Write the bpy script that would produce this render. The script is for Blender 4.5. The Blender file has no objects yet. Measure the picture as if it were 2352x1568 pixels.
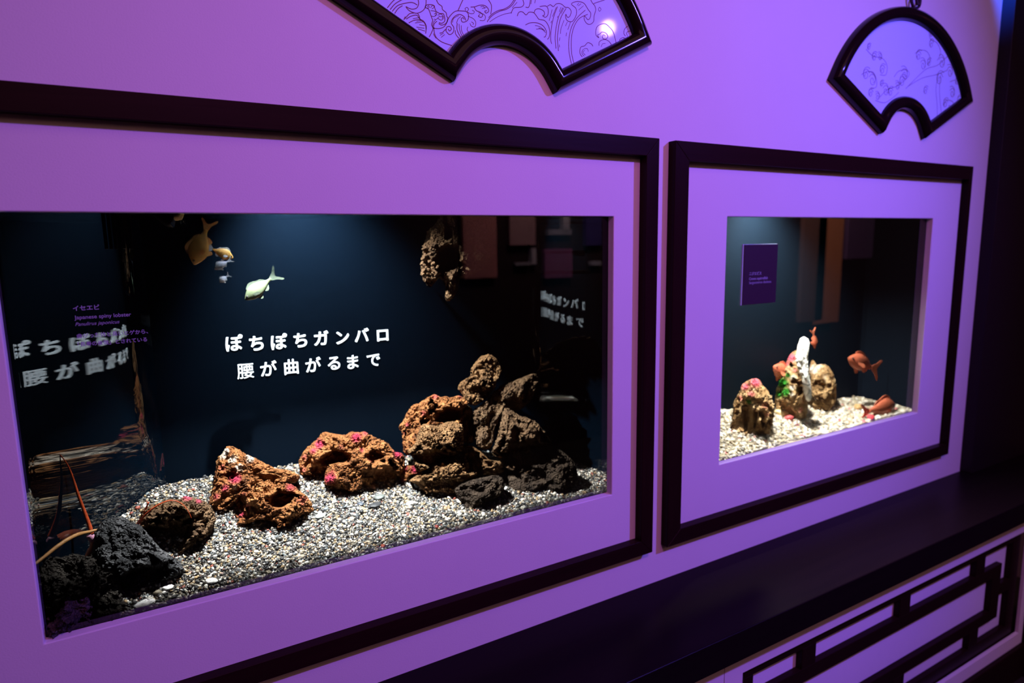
import bpy, math, random
import numpy as np
from mathutils import Vector, Matrix

random.seed(7)
RS = np.random.RandomState(11)
SC = bpy.context.scene
COL = SC.collection

# ------------------------------------------------------------------ camera
FPX = 1483.99
CAM = np.array([0.0, -1.2, 1.5])
CR = np.array([0.8638, -0.5036, -0.0163]); CU = np.array([0.0894, 0.1215, 0.9886]); CW = np.array([0.4959, 0.8553, -0.1499])
CW = CW / np.linalg.norm(CW); CR = CR - CW * (CR @ CW); CR /= np.linalg.norm(CR); CU = np.cross(CR, CW)

def ray(px, py):
    d = CW + CR * (px - 1176) / FPX - CU * (py - 784) / FPX
    return d
def at(px, py, y):
    """world point on the vertical plane at depth y that the pixel looks at"""
    d = ray(px, py); t = (y - CAM[1]) / d[1]
    return CAM + d * t

cd = bpy.data.cameras.new('camera'); cam = bpy.data.objects.new('camera', cd); COL.objects.link(cam)
cd.sensor_width = 36.0; cd.lens = FPX / 2352 * 36
cam.matrix_world = Matrix(((CR[0], CU[0], -CW[0], CAM[0]), (CR[1], CU[1], -CW[1], CAM[1]), (CR[2], CU[2], -CW[2], CAM[2]), (0, 0, 0, 1)))
cd.dof.use_dof = True; cd.dof.focus_distance = 1.24; cd.dof.aperture_fstop = 2.8
cd.clip_start = 0.02
SC.camera = cam

# ------------------------------------------------------------------ helpers
def link(o):
    COL.objects.link(o); return o
def empty(name, loc):
    o = link(bpy.data.objects.new(name, None)); o.location = loc; o.empty_display_size = 0.02; return o
def tag(o, label=None, cat=None, group=None, kind=None):
    if label: o['label'] = label
    if cat: o['category'] = cat
    if group: o['group'] = group
    if kind: o['kind'] = kind
    return o
def parent(o, p):
    if p is not None:
        o.parent = p
        o.matrix_parent_inverse = Matrix.Translation(-Vector(p.location)) if p.parent is None else Matrix.Identity(4)
    return o
def link_mesh(name, me, mat, par=None, smooth=True, autosm=None):
    o = link(bpy.data.objects.new(name, me))
    if mat: me.materials.append(mat)
    if smooth: me.polygons.foreach_set('use_smooth', [True] * len(me.polygons))
    if autosm is not None:
        me.set_sharp_from_angle(angle=math.radians(autosm))
    parent(o, par); return o
def pmesh(name, verts, faces, mat, par=None, smooth=True, autosm=None):
    me = bpy.data.meshes.new(name); me.from_pydata([tuple(map(float, v)) for v in verts], [], [tuple(map(int, f)) for f in faces]); me.update()
    import bmesh
    bm = bmesh.new(); bm.from_mesh(me); bmesh.ops.recalc_face_normals(bm, faces=bm.faces); bm.to_mesh(me); bm.free()
    return link_mesh(name, me, mat, par, smooth, autosm)
def tri_mesh(name, V, F, mat, par=None, smooth=True, colors=None):
    me = bpy.data.meshes.new(name); n, f = len(V), len(F)
    me.vertices.add(n); me.vertices.foreach_set('co', np.ascontiguousarray(V, dtype=np.float32).ravel())
    me.loops.add(f * 3); me.loops.foreach_set('vertex_index', np.ascontiguousarray(F, dtype=np.int32).ravel())
    me.polygons.add(f); me.polygons.foreach_set('loop_start', np.arange(0, f * 3, 3, dtype=np.int32))
    try: me.polygons.foreach_set('loop_total', np.full(f, 3, dtype=np.int32))
    except Exception: pass
    me.update(calc_edges=True); me.validate()
    if colors is not None:
        a = me.color_attributes.new('tint', 'FLOAT_COLOR', 'POINT')
        c = np.ones((n, 4), dtype=np.float32); c[:, :colors.shape[1]] = colors
        a.data.foreach_set('color', c.ravel())
    return link_mesh(name, me, mat, par, smooth)

class MB:
    """collects boxes / prisms, then links them as one mesh"""
    def __init__(s): s.v = []; s.f = []
    def box(s, x0, x1, y0, y1, z0, z1):
        b = len(s.v); s.v += [(x, y, z) for x in (x0, x1) for y in (y0, y1) for z in (z0, z1)]
        s.f += [tuple(b + i for i in q) for q in ((0, 1, 3, 2), (4, 6, 7, 5), (0, 4, 5, 1), (2, 3, 7, 6), (0, 2, 6, 4), (1, 5, 7, 3))]
        return s
    def prism(s, xz, y0, y1):
        b = len(s.v); n = len(xz)
        s.v += [(x, y0, z) for x, z in xz] + [(x, y1, z) for x, z in xz]
        s.f.append(tuple(range(b, b + n))); s.f.append(tuple(range(b + 2 * n - 1, b + n - 1, -1)))
        for i in range(n):
            j = (i + 1) % n; s.f.append((b + i, b + n + i, b + n + j, b + j))
        return s
    def build(s, name, mat, par=None, bevel=0.0, smooth=False):
        o = pmesh(name, s.v, s.f, mat, par, smooth)
        if bevel:
            m = o.modifiers.new('edge', 'BEVEL'); m.width = bevel; m.segments = 3; m.limit_method = 'ANGLE'; m.angle_limit = math.radians(40)
        return o

def catmull(P, n=8, closed=False):
    P = np.asarray(P, float); out = []
    N = len(P)
    rng = range(N) if closed else range(N - 1)
    for i in rng:
        if closed: p0, p1, p2, p3 = P[i - 1], P[i], P[(i + 1) % N], P[(i + 2) % N]
        else: p0, p1, p2, p3 = P[max(i - 1, 0)], P[i], P[i + 1], P[min(i + 2, N - 1)]
        for t in np.linspace(0, 1, n, endpoint=False):
            out.append(0.5 * (2 * p1 + (p2 - p0) * t + (2 * p0 - 5 * p1 + 4 * p2 - p3) * t * t + (3 * p1 - p0 - 3 * p2 + p3) * t ** 3))
    if not closed: out.append(P[-1])
    return np.array(out)

def tube(name, P, R, mat, par=None, n=8, caps=True):
    P = np.asarray(P, float); R = np.broadcast_to(np.asarray(R, float), (len(P),))
    T = np.gradient(P, axis=0); T /= np.linalg.norm(T, axis=1)[:, None] + 1e-12
    ref = np.array([0.0, 1.0, 0.0]); V = []
    for p, t, r in zip(P, T, R):
        a = np.cross(t, ref)
        if np.linalg.norm(a) < 1e-3: a = np.cross(t, [1, 0, 0])
        a /= np.linalg.norm(a); b = np.cross(t, a)
        for k in range(n):
            q = 2 * math.pi * k / n; V.append(p + r * (math.cos(q) * a + math.sin(q) * b))
    F = []
    m = len(P)
    for i in range(m - 1):
        for k in range(n): F.append((i * n + k, i * n + (k + 1) % n, (i + 1) * n + (k + 1) % n, (i + 1) * n + k))
    if caps: F.append(tuple(range(n))); F.append(tuple(range((m - 1) * n, m * n)))
    return V, F

# ---------------- vectorised noise
def _h(i, j, k, s):
    with np.errstate(over='ignore'):
        h = (i.astype(np.uint32) * np.uint32(374761393)) ^ (j.astype(np.uint32) * np.uint32(668265263)) ^ (k.astype(np.uint32) * np.uint32(2246822519)) ^ np.uint32(s * 977 + 13)
        h = (h ^ (h >> np.uint32(13))) * np.uint32(1274126177); h = h ^ (h >> np.uint32(16))
        h = (h * np.uint32(2654435761)); h = h ^ (h >> np.uint32(15))
    return h.astype(np.float64) / 4294967295.0
def vnoise(P, s=0):
    i = np.floor(P).astype(np.int64); f = P - i; u = f * f * f * (f * (f * 6 - 15) + 10); r = 0
    for a in (0, 1):
        for b in (0, 1):
            for c in (0, 1):
                w = (u[:, 0] if a else 1 - u[:, 0]) * (u[:, 1] if b else 1 - u[:, 1]) * (u[:, 2] if c else 1 - u[:, 2])
                r = r + w * _h(i[:, 0] + a, i[:, 1] + b, i[:, 2] + c, s)
    return r * 2 - 1
def fbm(P, o=4, s=0, g=0.5):
    r = 0; a = 1
    for k in range(o):
        r = r + a * vnoise(P * 2 ** k + 17.3 * k, s + k); a *= g
    return r
def cells(P, s=0):
    i = np.floor(P).astype(np.int64); best = np.full(len(P), 9.0)
    for a in (-1, 0, 1):
        for b in (-1, 0, 1):
            for c in (-1, 0, 1):
                q = i + np.array([a, b, c])
                d = np.stack([q[:, k] + _h(q[:, 0], q[:, 1], q[:, 2], s + 31 * k) for k in range(3)], 1) - P
                best = np.minimum(best, (d * d).sum(1))
    return np.sqrt(best)

_ico = {}
def ico(n):
    if n not in _ico:
        import bmesh
        bm = bmesh.new(); bmesh.ops.create_icosphere(bm, subdivisions=n, radius=1)
        bm.verts.ensure_lookup_table()
        _ico[n] = (np.array([v.co[:] for v in bm.verts]), np.array([[v.index for v in f.verts] for f in bm.faces])); bm.free()
    return _ico[n]

# ------------------------------------------------------------------ materials
def new_mat(name):
    m = bpy.data.materials.new(name); m.use_nodes = True
    nt = m.node_tree; return m, nt, nt.nodes['Principled BSDF']
def N(nt, t, **kw):
    n = nt.nodes.new(t)
    for k, v in kw.items(): setattr(n, k, v)
    return n
def plain(name, col, rough=0.5, spec=0.5, emit=None, es=0, noise=0.0, nscale=30, bump=0.0, bscale=200, coat=0):
    m, nt, b = new_mat(name); L = nt.links
    b.inputs['Base Color'].default_value = (*col, 1); b.inputs['Roughness'].default_value = rough; b.inputs['Specular IOR Level'].default_value = spec
    b.inputs['Coat Weight'].default_value = coat; b.inputs['Coat Roughness'].default_value = 0.05
    if emit: b.inputs['Emission Color'].default_value = (*emit, 1); b.inputs['Emission Strength'].default_value = es
    tc = N(nt, 'ShaderNodeTexCoord')
    if noise:
        nz = N(nt, 'ShaderNodeTexNoise'); nz.inputs['Scale'].default_value = nscale; nz.inputs['Detail'].default_value = 5
        L.new(tc.outputs['Object'], nz.inputs['Vector'])
        mx = N(nt, 'ShaderNodeMix', data_type='RGBA'); mx.inputs['A'].default_value = (*[c * (1 - noise) for c in col], 1); mx.inputs['B'].default_value = (*[min(1, c * (1 + noise)) for c in col], 1)
        L.new(nz.outputs['Fac'], mx.inputs['Factor']); L.new(mx.outputs['Result'], b.inputs['Base Color'])
    if bump:
        n2 = N(nt, 'ShaderNodeTexNoise'); n2.inputs['Scale'].default_value = bscale; n2.inputs['Detail'].default_value = 3
        L.new(tc.outputs['Object'], n2.inputs['Vector'])
        bp = N(nt, 'ShaderNodeBump'); bp.inputs['Strength'].default_value = bump; bp.inputs['Distance'].default_value = 0.002
        L.new(n2.outputs['Fac'], bp.inputs['Height']); L.new(bp.outputs['Normal'], b.inputs['Normal'])
    return m
def wood(name, c1, c2, axis, rough=0.32):
    m, nt, b = new_mat(name); L = nt.links
    tc = N(nt, 'ShaderNodeTexCoord'); mp = N(nt, 'ShaderNodeMapping'); L.new(tc.outputs['Object'], mp.inputs['Vector'])
    sc = [60, 60, 60]; sc[axis] = 3; mp.inputs['Scale'].default_value = sc
    nz = N(nt, 'ShaderNodeTexNoise'); nz.inputs['Scale'].default_value = 1.0; nz.inputs['Detail'].default_value = 6; nz.inputs['Distortion'].default_value = 0.6
    L.new(mp.outputs['Vector'], nz.inputs['Vector'])
    mx = N(nt, 'ShaderNodeMix', data_type='RGBA'); mx.inputs['A'].default_value = (*c1, 1); mx.inputs['B'].default_value = (*c2, 1)
    L.new(nz.outputs['Fac'], mx.inputs['Factor']); L.new(mx.outputs['Result'], b.inputs['Base Color'])
    b.inputs['Roughness'].default_value = rough; b.inputs['Specular IOR Level'].default_value = 0.05
    bp = N(nt, 'ShaderNodeBump'); bp.inputs['Strength'].default_value = 0.12; bp.inputs['Distance'].default_value = 0.001
    L.new(nz.outputs['Fac'], bp.inputs['Height']); L.new(bp.outputs['Normal'], b.inputs['Normal'])
    return m
def rock_mat(name, cols, pink=(0.45, 0.05, 0.10), rough=0.85, scale=30.0, vsc=230.0, bump=0.9):
    """cols: dark, mid, light; vertex colour 'tint' R = pink coralline crust, G = green algae, B = bare pale"""
    m, nt, b = new_mat(name); L = nt.links
    tc = N(nt, 'ShaderNodeTexCoord')
    nz = N(nt, 'ShaderNodeTexNoise'); nz.inputs['Scale'].default_value = scale; nz.inputs['Detail'].default_value = 8; nz.inputs['Roughness'].default_value = 0.65
    L.new(tc.outputs['Object'], nz.inputs['Vector'])
    rp = N(nt, 'ShaderNodeValToRGB'); e = rp.color_ramp.elements
    e[0].position = 0.32; e[0].color = (*cols[0], 1); e[1].position = 0.70; e[1].color = (*cols[2], 1)
    k = e.new(0.5); k.color = (*cols[1], 1)
    L.new(nz.outputs['Fac'], rp.inputs['Fac'])
    vo = N(nt, 'ShaderNodeTexVoronoi'); vo.inputs['Scale'].default_value = vsc; L.new(tc.outputs['Object'], vo.inputs['Vector'])
    at_ = N(nt, 'ShaderNodeAttribute', attribute_name='tint'); sp = N(nt, 'ShaderNodeSeparateColor'); L.new(at_.outputs['Color'], sp.inputs['Color'])
    n2 = N(nt, 'ShaderNodeTexNoise'); n2.inputs['Scale'].default_value = 90; n2.inputs['Detail'].default_value = 4; L.new(tc.outputs['Object'], n2.inputs['Vector'])
    prev = rp.outputs['Color']
    for ch, c in (('Red', pink), ('Green', (0.03, 0.22, 0.02)), ('Blue', (0.85, 0.80, 0.68))):
        mu = N(nt, 'ShaderNodeMath', operation='MULTIPLY_ADD'); mu.inputs[1].default_value = 1.6; L.new(sp.outputs[ch], mu.inputs[0])
        sb = N(nt, 'ShaderNodeMath', operation='MULTIPLY_ADD'); sb.inputs[1].default_value = 1.2; sb.inputs[2].default_value = -0.95; L.new(n2.outputs['Fac'], sb.inputs[0])
        L.new(sb.outputs[0], mu.inputs[2])
        cl = N(nt, 'ShaderNodeClamp'); L.new(mu.outputs[0], cl.inputs['Value'])
        mx = N(nt, 'ShaderNodeMix', data_type='RGBA'); mx.inputs['B'].default_value = (*c, 1)
        L.new(cl.outputs[0], mx.inputs['Factor']); L.new(prev, mx.inputs['A']); prev = mx.outputs['Result']
    L.new(prev, b.inputs['Base Color']); b.inputs['Roughness'].default_value = rough; b.inputs['Specular IOR Level'].default_value = 0.12
    ad = N(nt, 'ShaderNodeMath', operation='ADD'); L.new(vo.outputs['Distance'], ad.inputs[0]); L.new(nz.outputs['Fac'], ad.inputs[1])
    bp = N(nt, 'ShaderNodeBump'); bp.inputs['Strength'].default_value = bump; bp.inputs['Distance'].default_value = 0.006
    L.new(ad.outputs[0], bp.inputs['Height']); L.new(bp.outputs['Normal'], b.inputs['Normal'])
    return m
def tint_mat(name, rough=0.6):
    m, nt, b = new_mat(name); a = N(nt, 'ShaderNodeAttribute', attribute_name='tint')
    nt.links.new(a.outputs['Color'], b.inputs['Base Color']); b.inputs['Roughness'].default_value = rough
    return m
def glass_mat(name, amount=1.9, trans=(1, 1, 1)):
    m = bpy.data.materials.new(name); m.use_nodes = True; nt = m.node_tree; L = nt.links
    nt.nodes.remove(nt.nodes['Principled BSDF']); out = nt.nodes['Material Output']
    tr = N(nt, 'ShaderNodeBsdfTransparent'); tr.inputs['Color'].default_value = (*trans, 1); gl = N(nt, 'ShaderNodeBsdfGlossy'); gl.inputs['Roughness'].default_value = 0.0
    fr = N(nt, 'ShaderNodeFresnel'); fr.inputs['IOR'].default_value = 1.45
    ge = N(nt, 'ShaderNodeNewGeometry'); inv = N(nt, 'ShaderNodeMath', operation='SUBTRACT'); inv.inputs[0].default_value = amount
    mu2 = N(nt, 'ShaderNodeMath', operation='MULTIPLY'); mu2.inputs[1].default_value = amount; L.new(ge.outputs['Backfacing'], mu2.inputs[0]); L.new(mu2.outputs[0], inv.inputs[1])
    mu = N(nt, 'ShaderNodeMath', operation='MULTIPLY'); L.new(fr.outputs[0], mu.inputs[0]); L.new(inv.outputs[0], mu.inputs[1])
    cl = N(nt, 'ShaderNodeClamp'); L.new(mu.outputs[0], cl.inputs['Value'])
    mx = N(nt, 'ShaderNodeMixShader'); L.new(cl.outputs[0], mx.inputs[0]); L.new(tr.outputs[0], mx.inputs[1]); L.new(gl.outputs[0], mx.inputs[2])
    L.new(mx.outputs[0], out.inputs['Surface']); return m

M_WALL = plain('painted_plaster', (0.62, 0.56, 0.58), 0.8, 0.25, noise=0.03, nscale=6, bump=0.12, bscale=350)
WD1, WD2 = (0.008, 0.0022, 0.0024), (0.016, 0.005, 0.0045)
M_WOODX = wood('dark_stained_wood', WD1, WD2, 0); M_WOODZ = wood('dark_stained_wood_upright', WD1, WD2, 2)
M_SHELF = wood('dark_shelf_wood', (0.004, 0.0018, 0.0030), (0.0075, 0.0032, 0.0042), 0, 0.34)
M_LACQ = plain('dark_lacquer', (0.008, 0.003, 0.0035), 0.13, 0.18)
M_PANEL = plain('glazed_white_panel', (0.48, 0.58, 0.90), 0.7, 0.15, coat=0.05)
M_LINE = plain('brown_ink', (0.20, 0.06, 0.10), 0.7, 0.2); M_LINE2 = plain('faint_brown_ink', (0.27, 0.22, 0.36), 0.7, 0.2)
M_PAPER = plain('white_paper', (0.66, 0.60, 0.70), 0.8, 0.2, noise=0.02, nscale=40)
M_GLASS = glass_mat('tank_glass', 1.9, (0.27, 0.28, 0.29)); M_WATER = glass_mat('water', 1.2)
M_BLACK = plain('black_plastic', (0.01, 0.01, 0.012), 0.35, 0.5)
M_LINER = plain('black_acrylic_liner', (0.0012, 0.0045, 0.010), 0.0, 0.7)
M_BACK = plain('dark_blue_back_panel', (0.0009, 0.0034, 0.0078), 0.8, 0.03, noise=0.15, nscale=4)
M_LINER2 = plain('dark_blue_liner', (0.0030, 0.0068, 0.0125), 0.6, 0.05)
M_LETTER = plain('glowing_white_letters', (0.9, 0.92, 0.95), 0.5, 0.3, emit=(0.9, 0.97, 1.0), es=14.0)
M_LABEL = plain('pale_vinyl_lettering', (0.26, 0.25, 0.36), 0.6, 0.2)
M_PLAQUE = plain('dark_purple_plaque', (0.026, 0.009, 0.022), 0.45, 0.4)
M_EDGE = plain('frosted_glass_edge', (0.35, 0.5, 0.5), 0.3, 0.5)
M_FLOOR = plain('dark_floor', (0.02, 0.016, 0.018), 0.5, 0.4, noise=0.2)
M_ROOM = plain('dark_room_wall', (0.03, 0.016, 0.02), 0.8, 0.2, noise=0.1)

# ------------------------------------------------------------------ setting
LX0, LX1, LZ0, LZ1 = -0.1763, 0.9744, 0.8803, 1.5581      # big aquarium opening
SX0, SX1, SZ0, SZ1 = 1.3528, 2.3480, 0.8853, 1.5602       # small aquarium opening
WT = 0.021
def holed_wall(name, x0, x1, z0, z1, y0, y1, holes, mat, bevel=0.0025):
    xs = sorted({x0, x1, *[h[0] for h in holes], *[h[1] for h in holes]}); zs = sorted({z0, z1, *[h[2] for h in holes], *[h[3] for h in holes]})
    def solid(i, j):
        if i < 0 or j < 0 or i >= len(xs) - 1 or j >= len(zs) - 1: return False
        cx, cz = (xs[i] + xs[i + 1]) / 2, (zs[j] + zs[j + 1]) / 2
        return not any(h[0] < cx < h[1] and h[2] < cz < h[3] for h in holes)
    V, F, idx = [], [], {}
    def vid(i, y, j):
        k = (i, y, j)
        if k not in idx: idx[k] = len(V); V.append((xs[i], (y0, y1)[y], zs[j]))
        return idx[k]
    for i in range(len(xs) - 1):
        for j in range(len(zs) - 1):
            if not solid(i, j): continue
            F.append((vid(i, 0, j), vid(i + 1, 0, j), vid(i + 1, 0, j + 1), vid(i, 0, j + 1)))
            F.append((vid(i, 1, j), vid(i, 1, j + 1), vid(i + 1, 1, j + 1), vid(i + 1, 1, j)))
            if not solid(i - 1, j): F.append((vid(i, 0, j), vid(i, 0, j + 1), vid(i, 1, j + 1), vid(i, 1, j)))
            if not solid(i + 1, j): F.append((vid(i + 1, 0, j), vid(i + 1, 1, j), vid(i + 1, 1, j + 1), vid(i + 1, 0, j + 1)))
            if not solid(i, j - 1): F.append((vid(i, 0, j), vid(i, 1, j), vid(i + 1, 1, j), vid(i + 1, 0, j)))
            if not solid(i, j + 1): F.append((vid(i, 0, j + 1), vid(i + 1, 0, j + 1), vid(i + 1, 1, j + 1), vid(i, 1, j + 1)))
    o = pmesh(name, V, F, mat, None, False)
    m = o.modifiers.new('edge', 'BEVEL'); m.width = bevel; m.segments = 3; m.limit_method = 'ANGLE'
    return o
FLOOR_Z = -0.15
w = holed_wall('wall_back', -1.6, 3.2, 0.58, 2.9, 0.0, WT, [(LX0, LX1, LZ0, LZ1), (SX0, SX1, SZ0, SZ1)], M_WALL); tag(w, kind='structure')
LOW_Y = -0.22
ox0 = at(1706.5, 1548.8, LOW_Y); ox1 = at(2352, 1220, LOW_Y)
OPX0, OPX1, OPZ0, OPZ1 = ox0[0], 2.735, 0.030, (ox0[2] + ox1[2]) / 2
w = holed_wall('wall_base', -1.6, 3.2, FLOOR_Z, 0.53, LOW_Y, LOW_Y + 0.012, [(OPX0, OPX1, OPZ0, OPZ1)], M_WALL, 0.0015); tag(w, kind='structure')
seam_x = at(1664, 1545, LOW_Y)[0]
tag(MB().box(seam_x - 0.0008, seam_x + 0.0008, LOW_Y - 0.0004, LOW_Y + 0.002, -0.04, 0.529).build('trim_1', plain('panel_joint', (0.2, 0.12, 0.12), 0.8), None), kind='structure')
tag(MB().box(-1.6, 3.2, LOW_Y - 0.016, LOW_Y - 0.0002, FLOOR_Z, at(2352, 1469, LOW_Y)[2]).build('baseboard_back', M_WOODX, None, 0.002), kind='structure')
tag(MB().box(-1.6, 3.6, -3.1, 0.75, FLOOR_Z - 0.05, FLOOR_Z).build('floor', M_FLOOR), kind='structure')
tag(MB().box(-1.6, 3.2, 0.70, 0.74, FLOOR_Z, 2.9).build('wall_service', M_ROOM), kind='structure')
tag(MB().box(-1.6, 6.5, -3.14, -3.05, FLOOR_Z, 2.9).build('wall_front', M_ROOM), kind='structure')
# dark pilaster at the right end, standing on the ledge, and its lower leg
PX = 2.6775
tag(MB().box(PX, 3.2, -0.041, -0.0005, 0.6075, 2.9).build('trim_2', plain('dark_pilaster_paint', (0.010, 0.005, 0.008), 0.45, 0.2), None, 0.002), kind='structure')
px2 = at(2348, 1450, LOW_Y)[0]
tag(MB().box(px2, 3.2, LOW_Y - 0.03, LOW_Y - 0.0005, FLOOR_Z, 0.529).build('trim_3', M_WOODZ, None, 0.002), kind='structure')
# ledge
sh = MB().box(-1.6, 3.2, -0.2717, -0.0008, 0.5300, 0.6069).build('ledge', M_SHELF, None, 0.003)
tag(sh, 'long dark wooden ledge running along the wall under both framed tanks', 'ledge')

# ------------------------------------------------------------------ lattice panel under the ledge
lat = empty('lattice_panel', ((OPX0 + OPX1) / 2, LOW_Y, OPZ0))
tag(lat, 'dark wooden fretwork lattice over white paper set under the ledge', 'lattice')
BY0, BY1, PY = -0.205, -0.186, -0.1845
MB().box(OPX0 - 0.02, OPX1 + 0.02, PY, PY + 0.004, OPZ0 - 0.02, OPZ1 + 0.02).build('paper_backing', M_PAPER, lat)
def bar(x0, x1, z0, z1, name, mat): return MB().box(x0, x1, BY0, BY1, z0, z1).build(name, mat, lat, 0.0015)
FX0, FX1 = 1.216, 2.712
S = [(1.468, 1.527), (1.935, 1.993), (2.397, 2.458)]
bar(FX0, FX1, 0.405, 0.447, 'top_rail', M_WOODX); bar(FX0, FX1, 0.026, 0.075, 'bottom_rail', M_WOODX)
bar(FX0 - 0.004, 1.272, 0.075, 0.405, 'side_stile', M_WOODZ); bar(2.655, FX1, 0.075, 0.405, 'side_stile', M_WOODZ)
bar(1.341, 2.585, 0.302, 0.344, 'inner_rail', M_WOODX); bar(1.341, 2.585, 0.136, 0.176, 'inner_rail', M_WOODX)
bar(1.341, 1.402, 0.176, 0.302, 'inner_stile', M_WOODZ); bar(2.524, 2.585, 0.176, 0.302, 'inner_stile', M_WOODZ)
for a, b in S:
    bar(a, b, 0.344, 0.405, 'short_post', M_WOODZ); bar(a - 0.004, b - 0.002, 0.075, 0.136, 'short_post', M_WOODZ)
bar(2.585, 2.655, 0.222, 0.264, 'short_rail', M_WOODX); bar(1.272, 1.341, 0.222, 0.264, 'short_rail', M_WOODX)

# ------------------------------------------------------------------ picture frames round the tanks
FT = 0.0245
def frame(name, label, xo0, xo1, zo0, zo1, xi0, xi1, zi0, zi1):
    r = empty(name, ((xo0 + xo1) / 2, 0, zo0)); tag(r, label, 'frame', 'dark wooden frames round the tanks')
    y0, y1 = -FT, -0.0004
    MB().prism([(xo0, zo1), (xo1, zo1), (xi1, zi1), (xi0, zi1)], y0, y1).build('top_rail', M_WOODX, r, 0.0012)
    MB().prism([(xo0, zo0), (xi0, zi0), (xi1, zi0), (xo1, zo0)], y0, y1).build('bottom_rail', M_WOODX, r, 0.0012)
    MB().prism([(xo0, zo0), (xo0, zo1), (xi0, zi1), (xi0, zi0)], y0, y1).build('stile', M_WOODZ, r, 0.0012)
    MB().prism([(xo1, zo0), (xi1, zi0), (xi1, zi1), (xo1, zo1)], y0, y1).build('stile', M_WOODZ, r, 0.0012)
    return r
frame('picture_frame', 'large dark wooden frame around the tank with white Japanese lettering', -0.2916, 1.0897, 0.7083, 1.7373, -0.253, 1.0511, 0.7468, 1.6958)
frame('picture_frame', 'smaller dark wooden frame around the bright tank with the purple plaque', 1.1407, 2.5312, 0.7074, 1.7362, 1.1872, 2.5101, 0.7478, 1.6913)

# ------------------------------------------------------------------ fan-shaped ornaments
def fan(name, label, cx, cz, drawing, ink):
    r = empty(name, (cx, 0, cz - 0.2)); tag(r, label, 'wall ornament', 'fan-shaped wall ornaments')
    a0 = math.atan2(0.0865, 0.130); R0, R1 = 0.157, 0.375; a1 = math.atan2(0.184, 0.327)
    P = []
    for t in np.linspace(math.pi - a1, a1, 60): P.append((R1 * math.cos(t), R1 * math.sin(t)))
    for t in np.linspace(a0, math.pi - a0, 40): P.append((R0 * math.cos(t), R0 * math.sin(t)))
    P = np.array(P); n = len(P)
    nx, pv = np.roll(P, -1, 0), np.roll(P, 1, 0)
    d1 = P - pv; d2 = nx - P; d1 /= np.linalg.norm(d1, axis=1)[:, None]; d2 /= np.linalg.norm(d2, axis=1)[:, None]
    n1 = np.stack([-d1[:, 1], d1[:, 0]], 1); n2 = np.stack([-d2[:, 1], d2[:, 0]], 1)
    mt = n1 + n2; mt /= np.linalg.norm(mt, axis=1)[:, None]; mt /= np.maximum((mt * n1).sum(1), 0.35)[:, None]
    prof = [(0.0, 0.007), (0.0, 0.013), (0.003, 0.021), (0.009, 0.0275), (0.017, 0.0305), (0.025, 0.0295), (0.032, 0.025), (0.037, 0.017), (0.039, 0.008), (0.039, 0.0004)]
    V, F = [], []
    for o_, dp in prof:
        Q = P + mt * o_
        V += [(cx + q[0], -dp, cz + q[1]) for q in Q]
    k = len(prof)
    for i in range(k - 1):
        for j in range(n): F.append((i * n + j, i * n + (j + 1) % n, (i + 1) * n + (j + 1) % n, (i + 1) * n + j))
    for j in range(n): F.append(((k - 1) * n + j, (k - 1) * n + (j + 1) % n, (j + 1) % n, j))
    pmesh('frame', V, F, M_LACQ, r, True, 35)
    panel = MB().prism([(cx + p[0], cz + p[1]) for p in P + mt * 0.004], -0.0085, -0.0005).build('panel', M_PANEL, r)
    LV, LF = [], []
    for line, wd in drawing:
        q = catmull(line, 6) if len(line) > 2 else np.array(line, float)
        t = np.gradient(q, axis=0); t /= np.linalg.norm(t, axis=1)[:, None] + 1e-9; nn = np.stack([-t[:, 1], t[:, 0]], 1) * wd
        b = len(LV)
        for s in (1, -1): LV += [(a[0], -0.0089, a[1]) for a in q + s * nn]
        m = len(q); LV += [(a[0], -0.0084, a[1]) for a in q + nn] + [(a[0], -0.0084, a[1]) for a in q - nn]
        for i in range(m - 1): LF += [(b + i, b + i + 1, b + m + i + 1, b + m + i), (b + i, b + 2 * m + i, b + 2 * m + i + 1, b + i + 1), (b + m + i, b + m + i + 1, b + 3 * m + i + 1, b + 3 * m + i)]
    # keep only what lies on the panel
    def inside(x, z):
        x -= cx; z -= cz; rr = math.hypot(x, z); return R0 < rr < R1 and z > 0.0233 + 0.478 * abs(x)
    keep = [f for f in LF if all(inside(LV[i][0], LV[i][2]) for i in f)]
    pmesh('wave_drawing', LV, keep, ink, panel, False)
    return r
def pxl(pts, sc, ox, oy=0, y=-0.0089): return [tuple(at(ox + a / sc, oy + b / sc, y)[[0, 2]]) for a, b in pts]
A = lambda *p: pxl(p, 6.19, 860); B = lambda *p: pxl(p, 7.35, 1180)
def spiral(cx, cz, r, turns=1.4, flip=1, a0=0.0):
    return [(cx + flip * r * (1 - t * 0.82) * math.cos(a0 + t * turns * 6.283), cz + r * (1 - t * 0.82) * math.sin(a0 + t * turns * 6.283)) for t in np.linspace(0, 1, 14)]
W1 = 0.0007; W2 = 0.0005
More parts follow.
